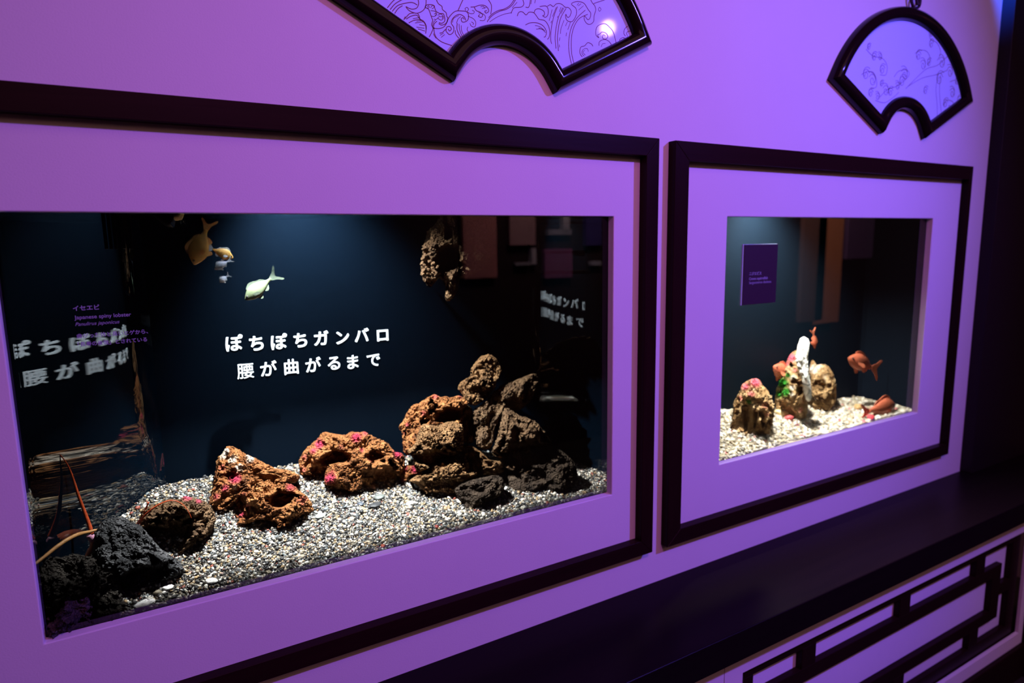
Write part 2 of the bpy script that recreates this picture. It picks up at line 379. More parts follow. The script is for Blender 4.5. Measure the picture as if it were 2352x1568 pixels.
d1 = [(A((185, 110), (260, 20), (330, -40)), W1), (A((225, 135), (300, 50), (420, -20)), W1), (A((255, 160), (330, 80), (440, 45), (540, 35), (610, 70)), W1), (A((290, 190), (340, 120), (400, 80)), W1),
      (A((620, -10), (630, 50), (605, 110), (545, 130), (490, 115), (450, 95), (490, 145), (560, 180), (620, 185), (690, 150), (725, 100), (735, 40), (735, -10)), W1),
      (A((455, 270), (520, 230), (600, 215), (640, 260), (655, 280)), W1), (A((435, 265), (500, 195), (560, 185)), W1), (A((420, 280), (440, 235)), W1), (A((490, 325), (560, 290), (650, 280), (715, 330), (735, 400), (730, 475)), W1),
      (A((550, 265), (640, 250)), W2), (A((580, 325), (690, 310)), W2), (A((600, 385), (710, 400)), W2), (A((620, 410), (720, 440)), W2), (A((640, 350), (715, 360)), W2), (A((600, 300), (670, 292)), W2),
      (A((615, 190), (640, 230), (650, 270), (700, 300), (735, 360), (735, 420)), W1),
      (A((720, 105), (770, 130), (795, 190), (815, 250), (830, 290), (815, 350), (835, 400), (815, 460), (780, 525)), W1),
      (A((720, 100), (745, 70), (800, 65), (850, 80), (860, 115), (880, 160), (930, 190), (980, 195), (1000, 250), (1000, 300), (960, 330), (920, 320)), W1),
      (A((750, 100), (770, 80), (780, 105), (755, 115)), W2), (A((800, 110), (830, 75), (850, 100), (820, 125)), W2), (A((800, 150), (860, 160), (885, 200), (850, 235), (810, 225)), W2), (A((850, 200), (870, 190), (880, 215), (860, 222)), W2), (A((900, 215), (950, 200), (985, 250), (950, 285), (905, 260)), W2), (A((930, 240), (970, 235), (965, 265)), W2), (A((850, 270), (880, 275), (930, 225)), W2),
      (A((880, -10), (910, 50), (960, 90), (970, 135), (1020, 180), (1030, 230), (1045, 260), (1020, 330), (960, 355), (915, 335)), W1),
      (A((840, 400), (850, 340), (890, 300)), W1), (A((825, 390), (840, 320), (870, 285)), W2), (A((830, 400), (920, 405), (990, 380), (1030, 320), (1060, 250), (1120, 180), (1170, 155), (1240, 155), (1310, 165), (1340, 215), (1330, 280), (1290, 310), (1250, 310), (1235, 270), (1260, 250), (1280, 275)), W1),
      (A((850, 390), (850, 450), (880, 530), (950, 590), (1050, 630), (1140, 655)), W1), (A((840, 475), (855, 510), (880, 545)), W2), (A((1000, 680), (1080, 715)), W1),
      (A((1020, 430), (1030, 385), (1070, 375), (1095, 410), (1070, 440), (1050, 410)), W1), (A((930, 470), (970, 460), (1010, 420), (1025, 450), (1070, 490), (1120, 460), (1130, 390), (1095, 330), (1110, 270), (1160, 220), (1220, 205), (1280, 240), (1300, 290)), W1), (A((935, 500), (985, 470)), W2), (A((950, 530), (1000, 490)), W2),
      (A((1110, 320), (1130, 260), (1200, 220)), W2), (A((1170, 330), (1190, 270), (1230, 235)), W2), (A((1150, 430), (1160, 490), (1220, 560)), W1), (A((1145, 500), (1200, 570)), W2), (A((1180, 330), (1175, 410), (1200, 480), (1240, 545)), W1), (A((1205, 340), (1215, 430), (1250, 520)), W2), (A((1235, 360), (1240, 430), (1270, 500)), W2), (A((1330, 380), (1320, 420), (1335, 450)), W2),
      (A((1300, 150), (1290, 120), (1320, 105), (1340, 135), (1320, 160), (1360, 190), (1410, 190), (1420, 160), (1390, 145)), W2), (A((1370, 100), (1430, 95), (1490, 75), (1560, 75), (1610, 110), (1625, 160), (1590, 185), (1570, 160), (1600, 150)), W1), (A((1420, 100), (1450, 150), (1500, 170), (1540, 210), (1520, 245), (1480, 230), (1500, 205)), W1), (A((1510, 95), (1550, 90), (1570, 120)), W2), (A((1530, 120), (1590, 105)), W2), (A((1480, 180), (1550, 200), (1580, 240), (1560, 290), (1500, 290)), W2), (A((1330, 230), (1400, 260), (1440, 310), (1430, 380), (1380, 370), (1360, 330)), W2), (A((1380, 310), (1410, 330), (1400, 350)), W2),
      (A((1260, -5), (1225, 70), (1190, 150)), W1), (A((1620, -5), (1660, 60), (1665, 130), (1655, 200)), W1),
      (A((2010, -10), (1960, 70), (1880, 130), (1780, 160), (1690, 210), (1630, 270), (1605, 310)), W1), (A((1990, -10), (1930, 75), (1850, 125), (1760, 150), (1680, 195), (1625, 250)), W1), (A((2030, 30), (1960, 110)), W2), (A((1950, 180), (1850, 200), (1740, 245), (1640, 310)), W2),
      (A((2110, -10), (2125, 60), (2085, 100), (1990, 110), (1960, 150), (1945, 190)), W1), (A((2220, -10), (2210, 60), (2190, 105), (2150, 100)), W1), (A((2235, 0), (2225, 60)), W2), (A((2290, 0), (2280, 45)), W2),
      (B((60, 270), (90, 205), (150, 200), (210, 250), (260, 205), (340, 215), (400, 290), (430, 325), (520, 345), (580, 420), (610, 530), (600, 620), (570, 665)), W1), (B((345, 215), (370, 160), (440, 150), (510, 190), (520, 250), (490, 265), (540, 290), (580, 240), (580, 150), (540, 100), (440, 110)), W1),
      (B((570, 105), (620, 80), (670, 110), (720, 65), (800, 65), (870, 120), (930, 130), (970, 190), (950, 270), (910, 290), (880, 240), (880, 300), (910, 350), (980, 365), (1030, 310), (1060, 230), (1050, 140), (975, 65), (1070, 25), (1180, 50), (1240, 130), (1260, 165), (1300, 220), (1290, 300), (1250, 330), (1200, 270), (1190, 320), (1230, 390), (1290, 410), (1350, 360), (1360, 260), (1385, 170), (1370, 100), (1330, 50), (1300, -5)), W1),
      (B((1350, 60), (1420, 35), (1500, 10), (1550, -10)), W1), (B((1450, 120), (1475, 155), (1450, 190), (1430, 155), (1450, 120)), W2),
      (B((740, 110), (680, 270), (640, 450), (625, 640), (640, 740)), W1), (B((830, 130), (760, 280), (720, 450), (700, 640), (715, 820)), W1), (B((885, 140), (800, 290), (760, 450), (740, 640), (755, 860)), W1), (B((650, 160), (600, 350)), W2), (B((720, 120), (655, 280)), W2), (B((800, 120), (770, 200)), W2), (B((850, 130), (800, 230)), W2), (B((640, 350), (630, 390)), W2), (B((850, 340), (800, 480), (790, 570)), W2), (B((905, 370), (875, 440)), W2), (B((960, 370), (915, 500)), W2), (B((895, 550), (885, 610)), W2), (B((780, 630), (770, 690)), W2), (B((770, 750), (775, 800)), W2), (B((745, 270), (740, 300)), W2),
      (B((1210, 170), (1080, 290), (980, 450), (935, 650), (935, 870), (990, 1150)), W1), (B((1250, 240), (1110, 310), (1020, 450), (975, 650), (980, 900), (1030, 1110)), W1), (B((1070, 90), (1100, 50)), W2), (B((1090, 100), (1140, 60)), W2), (B((1095, 170), (1180, 95)), W2),
      (B((200, 420), (280, 385), (390, 385), (490, 430), (550, 520), (540, 610), (510, 625)), W1), (B((380, 490), (470, 490), (540, 550)), W2), (B((360, 430), (440, 450), (530, 520)), W2), (B((420, 470), (500, 500)), W2),
      (B((1160, 960), (1120, 900), (1130, 800), (1200, 770), (1250, 720), (1310, 740), (1340, 780)), W1), (B((1190, 950), (1150, 890), (1180, 830), (1240, 820), (1260, 870)), W2), (B((1210, 930), (1170, 880), (1200, 850)), W2),
      (B((1440, 640), (1390, 590), (1390, 500), (1430, 430), (1540, 400), (1620, 460), (1680, 540), (1720, 680), (1740, 790)), W1), (B((1440, 640), (1420, 590), (1460, 570), (1490, 540), (1560, 560), (1590, 620), (1550, 660), (1500, 640), (1510, 590), (1550, 600)), W1), (B((1440, 770), (1450, 700), (1530, 665), (1600, 690), (1650, 750)), W1), (B((1480, 790), (1500, 740), (1550, 730)), W2),
      (B((1890, 610), (1860, 560), (1880, 480), (1950, 430), (2000, 470), (2070, 480), (2110, 560), (2130, 650)), W1), (B((1920, 610), (1910, 550), (1960, 525), (2010, 560), (2040, 690)), W1), (B((1950, 540), (1950, 700)), W2), (B((1980, 540), (1990, 700)), W2), (B((1790, 740), (1790, 670), (1850, 635), (1920, 670)), W1), (B((1810, 780), (1830, 730), (1870, 750)), W2)]
fan('fan_ornament', 'fan-shaped ornament with line-drawn waves hanging above the large framed tank', 0.6885, 1.7760, d1, M_LINE)
d2 = []
C2 = lambda a, b: tuple(at(1850 + a / 3.733, b / 3.733, -0.0089)[[0, 2]])
for a, b, r_, fl in ((545, 405, 22, 1), (590, 490, 30, 1), (640, 490, 26, -1), (520, 640, 40, 1), (575, 690, 45, -1), (660, 600, 34, 1), (655, 720, 22, 1), (690, 780, 40, -1), (850, 640, 45, -1), (830, 700, 40, 1), (790, 740, 30, -1), (730, 790, 32, 1), (970, 480, 36, 1), (1080, 380, 32, 1), (1010, 560, 40, -1), (1060, 540, 30, 1), (1170, 540, 46, -1), (1080, 300, 20, 1), (1200, 400, 34, 1), (1150, 680, 50, 1), (1240, 620, 44, -1), (1030, 780, 30, 1), (1200, 890, 36, 1), (1260, 800, 40, -1), (1320, 860, 34, 1), (1240, 950, 30, -1), (560, 800, 30, 1), (620, 830, 28, -1), (1300, 700, 30, 1)):
    p = C2(a, b); rr = r_ / 3.733 * 0.0016
    d2.append((spiral(p[0], p[1], rr, 1.5, fl, 0.4), 0.0011)); d2.append((spiral(p[0], p[1], rr * 1.5, 0.55, fl, 0.8), 0.001))
for l in (((520, 420), (580, 480), (660, 500), (700, 560), (690, 640), (640, 640)), ((480, 640), (540, 610), (600, 650), (610, 740), (560, 760)), ((760, 660), (800, 610), (870, 600), (890, 640), (850, 690), (780, 740), (700, 770), (640, 830)), ((860, 760), (960, 660), (1040, 590), (1130, 560), (1200, 500), (1240, 460)), ((880, 740), (1000, 670), (1120, 640), (1220, 600)), ((1060, 260), (1070, 330), (1130, 370), (1160, 450), (1130, 520)), ((940, 460), (980, 430), (1040, 440), (1070, 500), (1050, 560)), ((1140, 640), (1120, 760), (1130, 900), (1130, 1000)), ((1160, 640), (1150, 780), (1165, 960)), ((1180, 900), (1210, 860), (1260, 870), (1280, 920), (1240, 960)), ((1240, 700), (1300, 690), (1350, 760), (1380, 840)), ((600, 860), (680, 880), (760, 830), (800, 790))):
    d2.append(([C2(*q) for q in l], 0.0011))
f2 = fan('fan_ornament', 'fan-shaped ornament with faint wave curls and a knotted cord above the smaller tank', 2.1165, 1.7735, d2, M_LINE2)
# knotted hanging cord on top of the right-hand ornament
V, F = [], []
kx, kz = at(2102, 10, -0.012)[[0, 2]]
def addt(P, R):
    v, f = tube('', P, R, None, n=7); b = len(V); V.extend(v); F.extend([tuple(b + i for i in q) for q in f])
for s in (-1, 1):
    addt(catmull([(kx, -0.01, kz - 0.012), (kx + s * 0.018, -0.014, kz - 0.004), (kx + s * 0.026, -0.012, kz + 0.018), (kx + s * 0.012, -0.016, kz + 0.03), (kx - s * 0.008, -0.02, kz + 0.012), (kx - s * 0.004, -0.022, kz - 0.006)], 6), 0.0042)
    addt(catmull([(kx + s * 0.008, -0.012, kz + 0.02), (kx + s * 0.02, -0.012, kz + 0.045), (kx, -0.014, kz + 0.06), (kx - s * 0.005, -0.012, kz + 0.10)], 6), 0.004)
pmesh('knotted_cord', V, F, plain('dark_cord', (0.03, 0.015, 0.03), 0.8, 0.2), f2)

# ------------------------------------------------------------------ aquariums
def slope1(x): return 0.33 - 0.27 * np.clip((x - 0.35) / 0.6, 0, 1)
def grav1(x, y): return 0.874 + slope1(x) * np.maximum(y - 0.02, 0) + 0.006 * np.sin(9 * x + 1) * np.clip(y / 0.1, 0, 1)
def slope2(x): return 0.30 - 0.27 * np.clip((x - 1.55) / 0.6, 0, 1)
def grav2(x, y): return 0.882 + slope2(x) * np.maximum(y - 0.02, 0) + 0.004 * np.sin(12 * x)
def hit(px, py, g):
    """where the pixel's line of sight meets the gravel"""
    lo = None
    for y in np.linspace(0.025, 0.40, 400):
        p = at(px, py, y)
        if p[2] <= g(p[0], y): return p
    return at(px, py, 0.30)

aq = empty('aquarium', (0.4, 0.2, 0.83)); tag(aq, 'large dark glass tank with rocks, gravel and glowing white lettering', 'aquarium')
PROF = [(-0.195, 0.0225), (-0.1925, 0.04), (-0.188, 0.065), (-0.1815, 0.087), (-0.1743, 0.1047), (-0.1683, 0.1183), (-0.162, 0.1318), (-0.1555, 0.1452), (-0.1488, 0.1584), (-0.1418, 0.1716), (-0.1346, 0.1845), (-0.1272, 0.1974), (-0.1195, 0.2101), (-0.1116, 0.2227), (-0.1034, 0.2352), (-0.095, 0.2475), (-0.0864, 0.2596), (-0.0775, 0.2716), (-0.0684, 0.2835), (-0.059, 0.2951), (-0.0494, 0.3066), (-0.0396, 0.3179), (-0.0295, 0.329), (-0.0192, 0.34), (-0.008, 0.351), (0.006, 0.3585), (0.02, 0.36),
        (0.96, 0.36), (0.971, 0.357), (0.979, 0.349), (0.9848, 0.34), (0.9918, 0.3267), (0.9986, 0.3133), (1.0052, 0.2999), (1.0115, 0.2863), (1.0177, 0.2726), (1.0236, 0.2588), (1.0293, 0.2449), (1.0347, 0.2308), (1.0398, 0.2166), (1.0446, 0.2027), (1.052, 0.178), (1.058, 0.15), (1.063, 0.11), (1.066, 0.07), (1.067, 0.0225)]
def smooth_run(pts, n=70, deg=4):
    q = np.array(pts); t = np.linspace(-1, 1, len(q)); u = np.linspace(-1, 1, n)
    return [tuple(p) for p in np.stack([np.polyval(np.polyfit(t, q[:, k], deg), u) for k in (0, 1)], 1)]
PROF = [tuple(p) for p in catmull(PROF[:4] + [PROF[4]], 6)[:-1]] + smooth_run(PROF[4:24]) + [PROF[24], PROF[25], PROF[26], PROF[27], PROF[28], PROF[29]] + smooth_run(PROF[30:41], 50) + PROF[41:]
NL = min(i for i, p in enumerate(PROF) if p[1] == 0.36) + 1
def liner(name, prof, z0, z1, t, mat, par):
    P = np.array(prof)
    d = np.gradient(P, axis=0); d /= np.linalg.norm(d, axis=1)[:, None]; nrm = np.stack([-d[:, 1], d[:, 0]], 1)
    Q = P + nrm * t; n = len(P)
    V = [(x, y, z) for z in (z0, z1) for x, y in P] + [(x, y, z) for z in (z0, z1) for x, y in Q]
    F = []
    for i in range(n - 1):
        F += [(i, i + 1, n + i + 1, n + i), (2 * n + i, 3 * n + i, 3 * n + i + 1, 2 * n + i + 1), (i, 2 * n + i, 2 * n + i + 1, i + 1), (n + i, n + i + 1, 3 * n + i + 1, 3 * n + i)]
    F += [(0, n, 3 * n, 2 * n), (n - 1, 3 * n - 1, 4 * n - 1, 2 * n - 1)]
    return pmesh(name, V, F, mat, par, True, 30)
TOP = 1.80
liner('curved_corner', PROF[:NL], 0.835, TOP, 0.006, M_LINER, aq); liner('back_panel', PROF[NL - 1:NL + 1], 0.835, TOP, 0.006, M_BACK, aq); liner('curved_corner', PROF[NL:], 0.835, TOP, 0.006, M_LINER, aq)
MB().box(-0.21, 1.085, 0.0225, 0.372, 0.825, 0.835).build('base', M_BLACK, aq)
MB().box(-0.21, 1.085, 0.0225, 0.372, TOP, TOP + 0.01).build('lid', M_BLACK, aq)
MB().box(-0.2, 1.075, 0.0212, 0.0222, 0.8352, TOP - 0.001).build('front_pane', M_GLASS, aq)
MB().box(0.05, 0.60, 0.1022, 0.1062, 1.60, TOP).box(0.05, 0.60, 0.174, 0.177, 1.60, TOP).build('light_baffle', M_BLACK, aq)  # unseen plates added to shade the front gravel and the upper back panel
def front_mask(par, x0, x1, hx0, hx1, hz0, hz1):
    MB().box(x0, hx0 - 0.004, 0.0223, 0.0232, 0.836, TOP - 0.001).box(hx1 + 0.004, x1, 0.0223, 0.0232, 0.836, TOP - 0.001).box(hx0 - 0.004, hx1 + 0.004, 0.0223, 0.0232, hz1 + 0.003, TOP - 0.001).build('front_mask', M_BLACK, par)
front_mask(aq, -0.2, 1.075, LX0, LX1, LZ0, LZ1)
def wsurf(name, x0, x1, y0, y1, z, par):
    xs = np.linspace(x0, x1, 90); ys = np.linspace(y0, y1, 30); V = []; F = []
    for y in ys:
        for x in xs: V.append((x, y, z + 0.0022 * math.sin(31 * x + 9 * y) + 0.0016 * math.sin(57 * y + 23 * x + 1) + 0.001 * math.sin(90 * x - 60 * y)))
    for j in range(29):
        for i in range(89): F.append((j * 90 + i, j * 90 + i + 1, (j + 1) * 90 + i + 1, (j + 1) * 90 + i))
    return pmesh(name, V, F, M_WATER, par)
wsurf('water_surface', -0.02, 0.98, 0.024, 0.345, 1.563, aq)

MB().box(-0.2, 1.075, 0.03, 0.365, FLOOR_Z, 0.825).build('stand', M_BLACK, aq)
aq2 = empty('aquarium', (1.85, 0.15, 0.83)); tag(aq2, 'smaller brightly lit tank with pale gravel, coral rocks and red fish', 'aquarium')
B2 = 0.25
PROF2 = [(1.325, 0.0225), (1.325, B2 - 0.03), (1.329, B2 - 0.015), (1.34, B2 - 0.004), (1.355, B2), (2.37, B2), (2.385, B2 - 0.004), (2.396, B2 - 0.015), (2.40, B2 - 0.03), (2.40, 0.0225)]
liner('back_panel', PROF2, 0.835, TOP, 0.006, M_LINER2, aq2)
MB().box(1.31, 2.415, 0.0225, B2 + 0.012, 0.825, 0.835).build('base', M_BLACK, aq2)
MB().box(1.31, 2.415, 0.0225, B2 + 0.012, TOP, TOP + 0.01).build('lid', M_BLACK, aq2)
MB().box(1.315, 2.41, 0.0212, 0.0222, 0.8352, TOP - 0.001).build('front_pane', M_GLASS, aq2)

front_mask(aq2, 1.315, 2.41, SX0, SX1, SZ0, SZ1)
MB().box(1.32, 2.405, 0.03, B2, FLOOR_Z, 0.825).build('stand', M_BLACK, aq2)
# ------------------------------------------------------------------ gravel
def ymax_of(prof):
    P = np.array(prof)
    def f(x): return np.interp(x, P[:, 0], P[:, 1])
    return f
PEB_F, PEB_V = ico(1)[1], ico(1)[0]
def pebbles(n, x0, x1, ym, g, pal, pw, r_mu, r_sd, rmax, z_lift=0.25, big=0.0):
    x = RS.uniform(x0, x1, n * 2); y = RS.uniform(0.0245, 0.36, n * 2)
    ok = y < ym(x) - 0.004; x, y = x[ok][:n], y[ok][:n]; n = len(x)
    r = np.clip(np.exp(RS.normal(math.log(r_mu), r_sd, n)), r_mu * 0.45, rmax)
    bv, bf = ico(1); k = len(bv)
    sc = np.stack([r * RS.uniform(0.8, 1.35, n), r * RS.uniform(0.65, 1.0, n), r * RS.uniform(0.45, 0.85, n)], 1)
    V = bv[None] * (1 + 0.22 * RS.normal(0, 1, (n, k, 1)).clip(-1.6, 1.6) * 0.6) * sc[:, None]
    a, b, c = RS.uniform(0, 6.283, n), RS.normal(0, 0.6, n), RS.normal(0, 0.6, n)
    def rot(V, i, j, t):
        c_, s_ = np.cos(t)[:, None], np.sin(t)[:, None]; W = V.copy(); W[:, :, i] = c_ * V[:, :, i] - s_ * V[:, :, j]; W[:, :, j] = s_ * V[:, :, i] + c_ * V[:, :, j]; return W
    V = rot(rot(rot(V, 0, 2, b), 1, 2, c), 0, 1, a)
    z = g(x, y) + r * z_lift + RS.normal(0, 0.0012, n)
    y = np.maximum(y, 0.024 + sc[:, 0] * 0.9)
    V = V + np.stack([x, y, z], 1)[:, None]
    F = (bf[None] + (np.arange(n) * k)[:, None, None]).reshape(-1, 3)
    pal = np.array(pal); pick = RS.choice(len(pal), n, p=np.array(pw) / sum(pw)); col = pal[pick] * RS.uniform(0.75, 1.25, (n, 1))
    return V.reshape(-1, 3), F, np.repeat(np.clip(col, 0, 1), k, 0)
def ground(x0, x1, ym, g, par, name, mat):
    V, F = [], []; nx, ny = 120, 30
    for j in range(ny):
        for i in range(nx):
            x = x0 + (x1 - x0) * i / (nx - 1); y = 0.0235 + (float(ym(x)) - 0.002 - 0.0235) * j / (ny - 1); V.append((x, y, float(g(np.array(x), np.array(y))) - 0.0015))
    for j in range(ny - 1):
        for i in range(nx - 1): F.append((j * nx + i, j * nx + i + 1, (j + 1) * nx + i + 1, (j + 1) * nx + i))
    b = len(V)
    for i in range(nx): V.append((V[i][0], V[i][1], 0.836))
    for i in range(nx - 1): F.append((i, i + 1, b + i + 1, b + i))
    return pmesh(name, V, F, mat, par)
M_PEB = tint_mat('gravel_stones', 0.55)
M_GRIT = plain('dark_grit', (0.10, 0.09, 0.08), 0.9, 0.3, noise=0.9, nscale=500)
M_GRIT2 = plain('pale_grit', (0.42, 0.34, 0.24), 0.9, 0.3, noise=0.5, nscale=400)
pal1 = [(0.74, 0.70, 0.62), (0.26, 0.22, 0.16), (0.07, 0.065, 0.06), (0.02, 0.02, 0.022), (0.34, 0.23, 0.12), (0.22, 0.05, 0.03), (0.80, 0.78, 0.74), (0.14, 0.16, 0.17)]
pw1 = [1.9, 2.4, 4.2, 4.2, 1.7, 0.35, 0.7, 1.0]
ym1, ym2 = ymax_of(PROF), ymax_of(PROF2)
Va, Fa, Ca = pebbles(62000, -0.185, 1.06, ym1, grav1, pal1, pw1, 0.0021, 0.38, 0.0048)
Vb, Fb, Cb = pebbles(1500, -0.18, 1.05, ym1, grav1, pal1, pw1, 0.0040, 0.25, 0.0068, 0.45)
g1 = tri_mesh('gravel', np.vstack([Va, Vb]), np.vstack([Fa, Fb + len(Va)]), M_PEB, None, True, np.vstack([Ca, Cb])); tag(g1, 'salt and pepper gravel bed under the lava rocks in the large tank', 'gravel', kind='stuff')
ground(-0.19, 1.064, ym1, grav1, g1, 'grit', M_GRIT)
pal2 = [(0.75, 0.70, 0.58), (0.50, 0.42, 0.28), (0.30, 0.24, 0.16), (0.16, 0.14, 0.12), (0.85, 0.80, 0.70), (0.55, 0.10, 0.12)]
pw2 = [2.4, 3, 2.4, 2.0, 1.1, 0.25]
Va, Fa, Ca = pebbles(9000, 1.335, 2.39, ym2, grav2, pal2, pw2, 0.0042, 0.3, 0.0085, 0.3)
g2 = tri_mesh('gravel', Va, Fa, M_PEB, None, True, Ca); tag(g2, 'pale cream gravel covering the floor of the smaller tank', 'gravel', kind='stuff')
ground(1.332, 2.392, ym2, grav2, g2, 'grit', M_GRIT2)

# ------------------------------------------------------------------ rocks
def rock(name, label, cat, outline, y, thick, mat, seed, group=None, pink=(), green=(), pale=(), cav=(), amp=1.0, pits=0.0, sub=7, g=None, lumps=1.0, extra=()):
    """a chunky stone: each outline swells to its own thickness about its centre; extra = further (outline, depth, thickness) lobes grown onto it"""
    lobes = [(outline, y, thick)] + list(extra)
    if y is None:
        O = np.array(outline, float); b = O[O[:, 1].argmax()]; y = hit(b[0], b[1], g)[1] + 0.9 * thick
    AV, AF, AT = [], [], []; base = None; nv = 0
    for li, (ol, yy, T) in enumerate(lobes):
        O = np.array(ol, float); c = O.mean(0) * 0.5 + (O.max(0) + O.min(0)) * 0.25
        P0 = at(c[0], c[1], y if li == 0 else yy); vd = P0 - CAM; vd /= np.linalg.norm(vd)
        if base is None: base = P0
        e1 = np.cross(vd, [0, 0, 1.0]); e1 /= np.linalg.norm(e1); e2 = np.cross(e1, vd)
        def onplane(px, py):
            d = ray(px, py); t = ((P0 - CAM) @ vd) / (d @ vd); q = CAM + d * t - P0; return np.array([q @ e1, q @ e2])
        U = np.array([onplane(*o) for o in O])
        D = catmull(U, 10, True); ph = np.arctan2(D[:, 1], D[:, 0]); rr = np.hypot(D[:, 0], D[:, 1]); o_ = np.argsort(ph); ph, rr = ph[o_], rr[o_]
        ph = np.concatenate([ph - 2 * math.pi, ph, ph + 2 * math.pi]); rr = np.tile(rr, 3)
        S = rr.mean()
        v, F = ico(sub if li == 0 else min(sub, 6)); a, b_, cc = v[:, 0], v[:, 1], v[:, 2]
        rho = np.hypot(a, b_); fi = np.arctan2(b_, a); rad = np.interp(fi, ph, rr)
        q = rho ** 0.75; dz = np.sign(cc) * np.abs(cc) ** 0.8
        sd = seed + 50 * li
        depth = T * dz * (1 + 0.35 * lumps * fbm(v * 1.7 + sd * 3.1, 3, sd))
        X, Y = rad * q * np.cos(fi), rad * q * np.sin(fi)
        Nn = np.stack([X / (S + 1e-6) * 0.9, Y / (S + 1e-6) * 0.9, depth / T * 0.9], 1); Nn /= np.linalg.norm(Nn, axis=1)[:, None] + 1e-9
        L3 = np.stack([X, Y, depth], 1)
        fr = L3 / S + sd * 7.7
        m_ = L3 * 22.0 + sd * 3.3          # metre-scaled grain: the same size on every stone
        ridg = 1 - np.abs(fbm(fr * 1.9, 4, sd + 5, 0.55)) * 2
        bil = np.abs(fbm(fr * 5.0, 4, sd + 9, 0.62))
        dsp = 0.10 * lumps * fbm(fr * 1.3, 2, sd + 2) + 0.06 * ridg + 0.11 * (bil - 0.35)
        pt = max(pits, 0.45)
        ce = cells(fr * 4.2, sd); dsp -= pt * 0.10 * np.clip(1 - ce / 0.42, 0, 1) ** 0.7
        fine = 0.0026 * fbm(m_ * 4, 3, sd + 3, 0.7) + 0.0014 * (np.abs(fbm(m_ * 12, 3, sd + 4, 0.7)) - 0.3)
        c2 = cells(m_ * 4.5, sd + 4); c3 = cells(m_ * 10, sd + 8)
        fine -= 0.0036 * (0.5 + pt) * np.clip(1 - c2 / 0.40, 0, 1) ** 0.6 + 0.0016 * (0.5 + pt) * np.clip(1 - c3 / 0.42, 0, 1) ** 0.6
        edge = np.clip(np.abs(cc) * 1.6, 0.28, 1)
        L3 = L3 + Nn * (S * amp * dsp * edge)[:, None] + Nn * (amp * fine * np.clip(edge + 0.3, 0, 1))[:, None] - Nn * (0.02 * S * amp)
        if li == 0:
            for (px, py, rx, ry, dep) in cav:
                m = onplane(px, py); sx = np.linalg.norm(onplane(px + rx, py) - m); sy = np.linalg.norm(onplane(px, py + ry) - m)
                wob = 1 + 0.9 * fbm(fr * 3.2, 3, sd + 21)
                w_ = np.clip(1.25 - (((L3[:, 0] - m[0]) / sx) ** 2 + ((L3[:, 1] - m[1]) / sy) ** 2) * wob, 0, 1); w_ = w_ * w_ * (3 - 2 * w_)
                L3[:, 2] += np.where(cc < 0.15, 1, 0) * w_ * dep * T
        W = P0 + L3[:, :1] * e1 + L3[:, 1:2] * e2 + L3[:, 2:] * vd
        tint = np.zeros((len(W), 3))
        for ch, lst in ((0, pink), (1, green), (2, pale)):
            for (px, py, r_, k) in lst:
                m = onplane(px, py); s_ = np.linalg.norm(onplane(px + r_, py) - m); d = np.hypot(L3[:, 0] - m[0], L3[:, 1] - m[1])
                tint[:, ch] = np.maximum(tint[:, ch], k * np.clip(1.3 - d / s_, 0, 1) * (cc < 0.35))
        AV.append(W - base); AF.append(F + nv); AT.append(tint); nv += len(W)
    o = tri_mesh(name, np.vstack(AV), np.vstack(AF), mat, None, True, np.vstack(AT)); o.location = base
    if label: tag(o, label, cat, group)
    return o
M_R_OR = rock_mat('ochre_lava', ((0.042, 0.014, 0.006), (0.18, 0.066, 0.021), (0.32, 0.145, 0.055)), pink=(0.30, 0.022, 0.05))
M_R_TAN = rock_mat('tan_lava', ((0.04, 0.021, 0.011), (0.16, 0.083, 0.036), (0.30, 0.175, 0.085)))
M_R_BR = rock_mat('brown_lava', ((0.032, 0.019, 0.012), (0.11, 0.063, 0.034), (0.21, 0.13, 0.07)))
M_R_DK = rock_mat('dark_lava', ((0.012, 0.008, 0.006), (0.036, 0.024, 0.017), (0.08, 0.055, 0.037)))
M_R_BK = rock_mat('black_lava', ((0.012, 0.010, 0.009), (0.032, 0.027, 0.024), (0.075, 0.065, 0.058)), vsc=260, rough=0.6)
M_R_GY = rock_mat('charcoal_lava', ((0.016, 0.016, 0.018), (0.045, 0.046, 0.050), (0.13, 0.13, 0.14)), vsc=260, rough=0.65)
M_R_CORAL = rock_mat('coral_rock', ((0.13, 0.06, 0.022), (0.42, 0.25, 0.11), (0.72, 0.55, 0.33)), pink=(0.62, 0.10, 0.14), scale=22)
M_R_WHITE = rock_mat('white_coral', ((0.80, 0.76, 0.66), (0.90, 0.88, 0.80), (0.95, 0.94, 0.9)), bump=0.4)
GR = 'lava rocks in the large tank'
def R(label, outline, y, thick, mat, seed, **k):
    return rock('lava_rock', label, 'rock', outline, y, thick, mat, seed, group=GR, g=grav1, **k)
def crop(pts, sc, ox, oy): return [(ox + a / sc, oy + b / sc) for a, b in pts]
P = lambda *q: crop(q, 3.92, 900, 800)
Q2 = lambda *q: crop(q, 6.532, 480, 1000)
Q3 = lambda *q: crop(q, 7.84, 680, 970)
Q4 = lambda *q: crop(q, 6.534, 200, 1120)

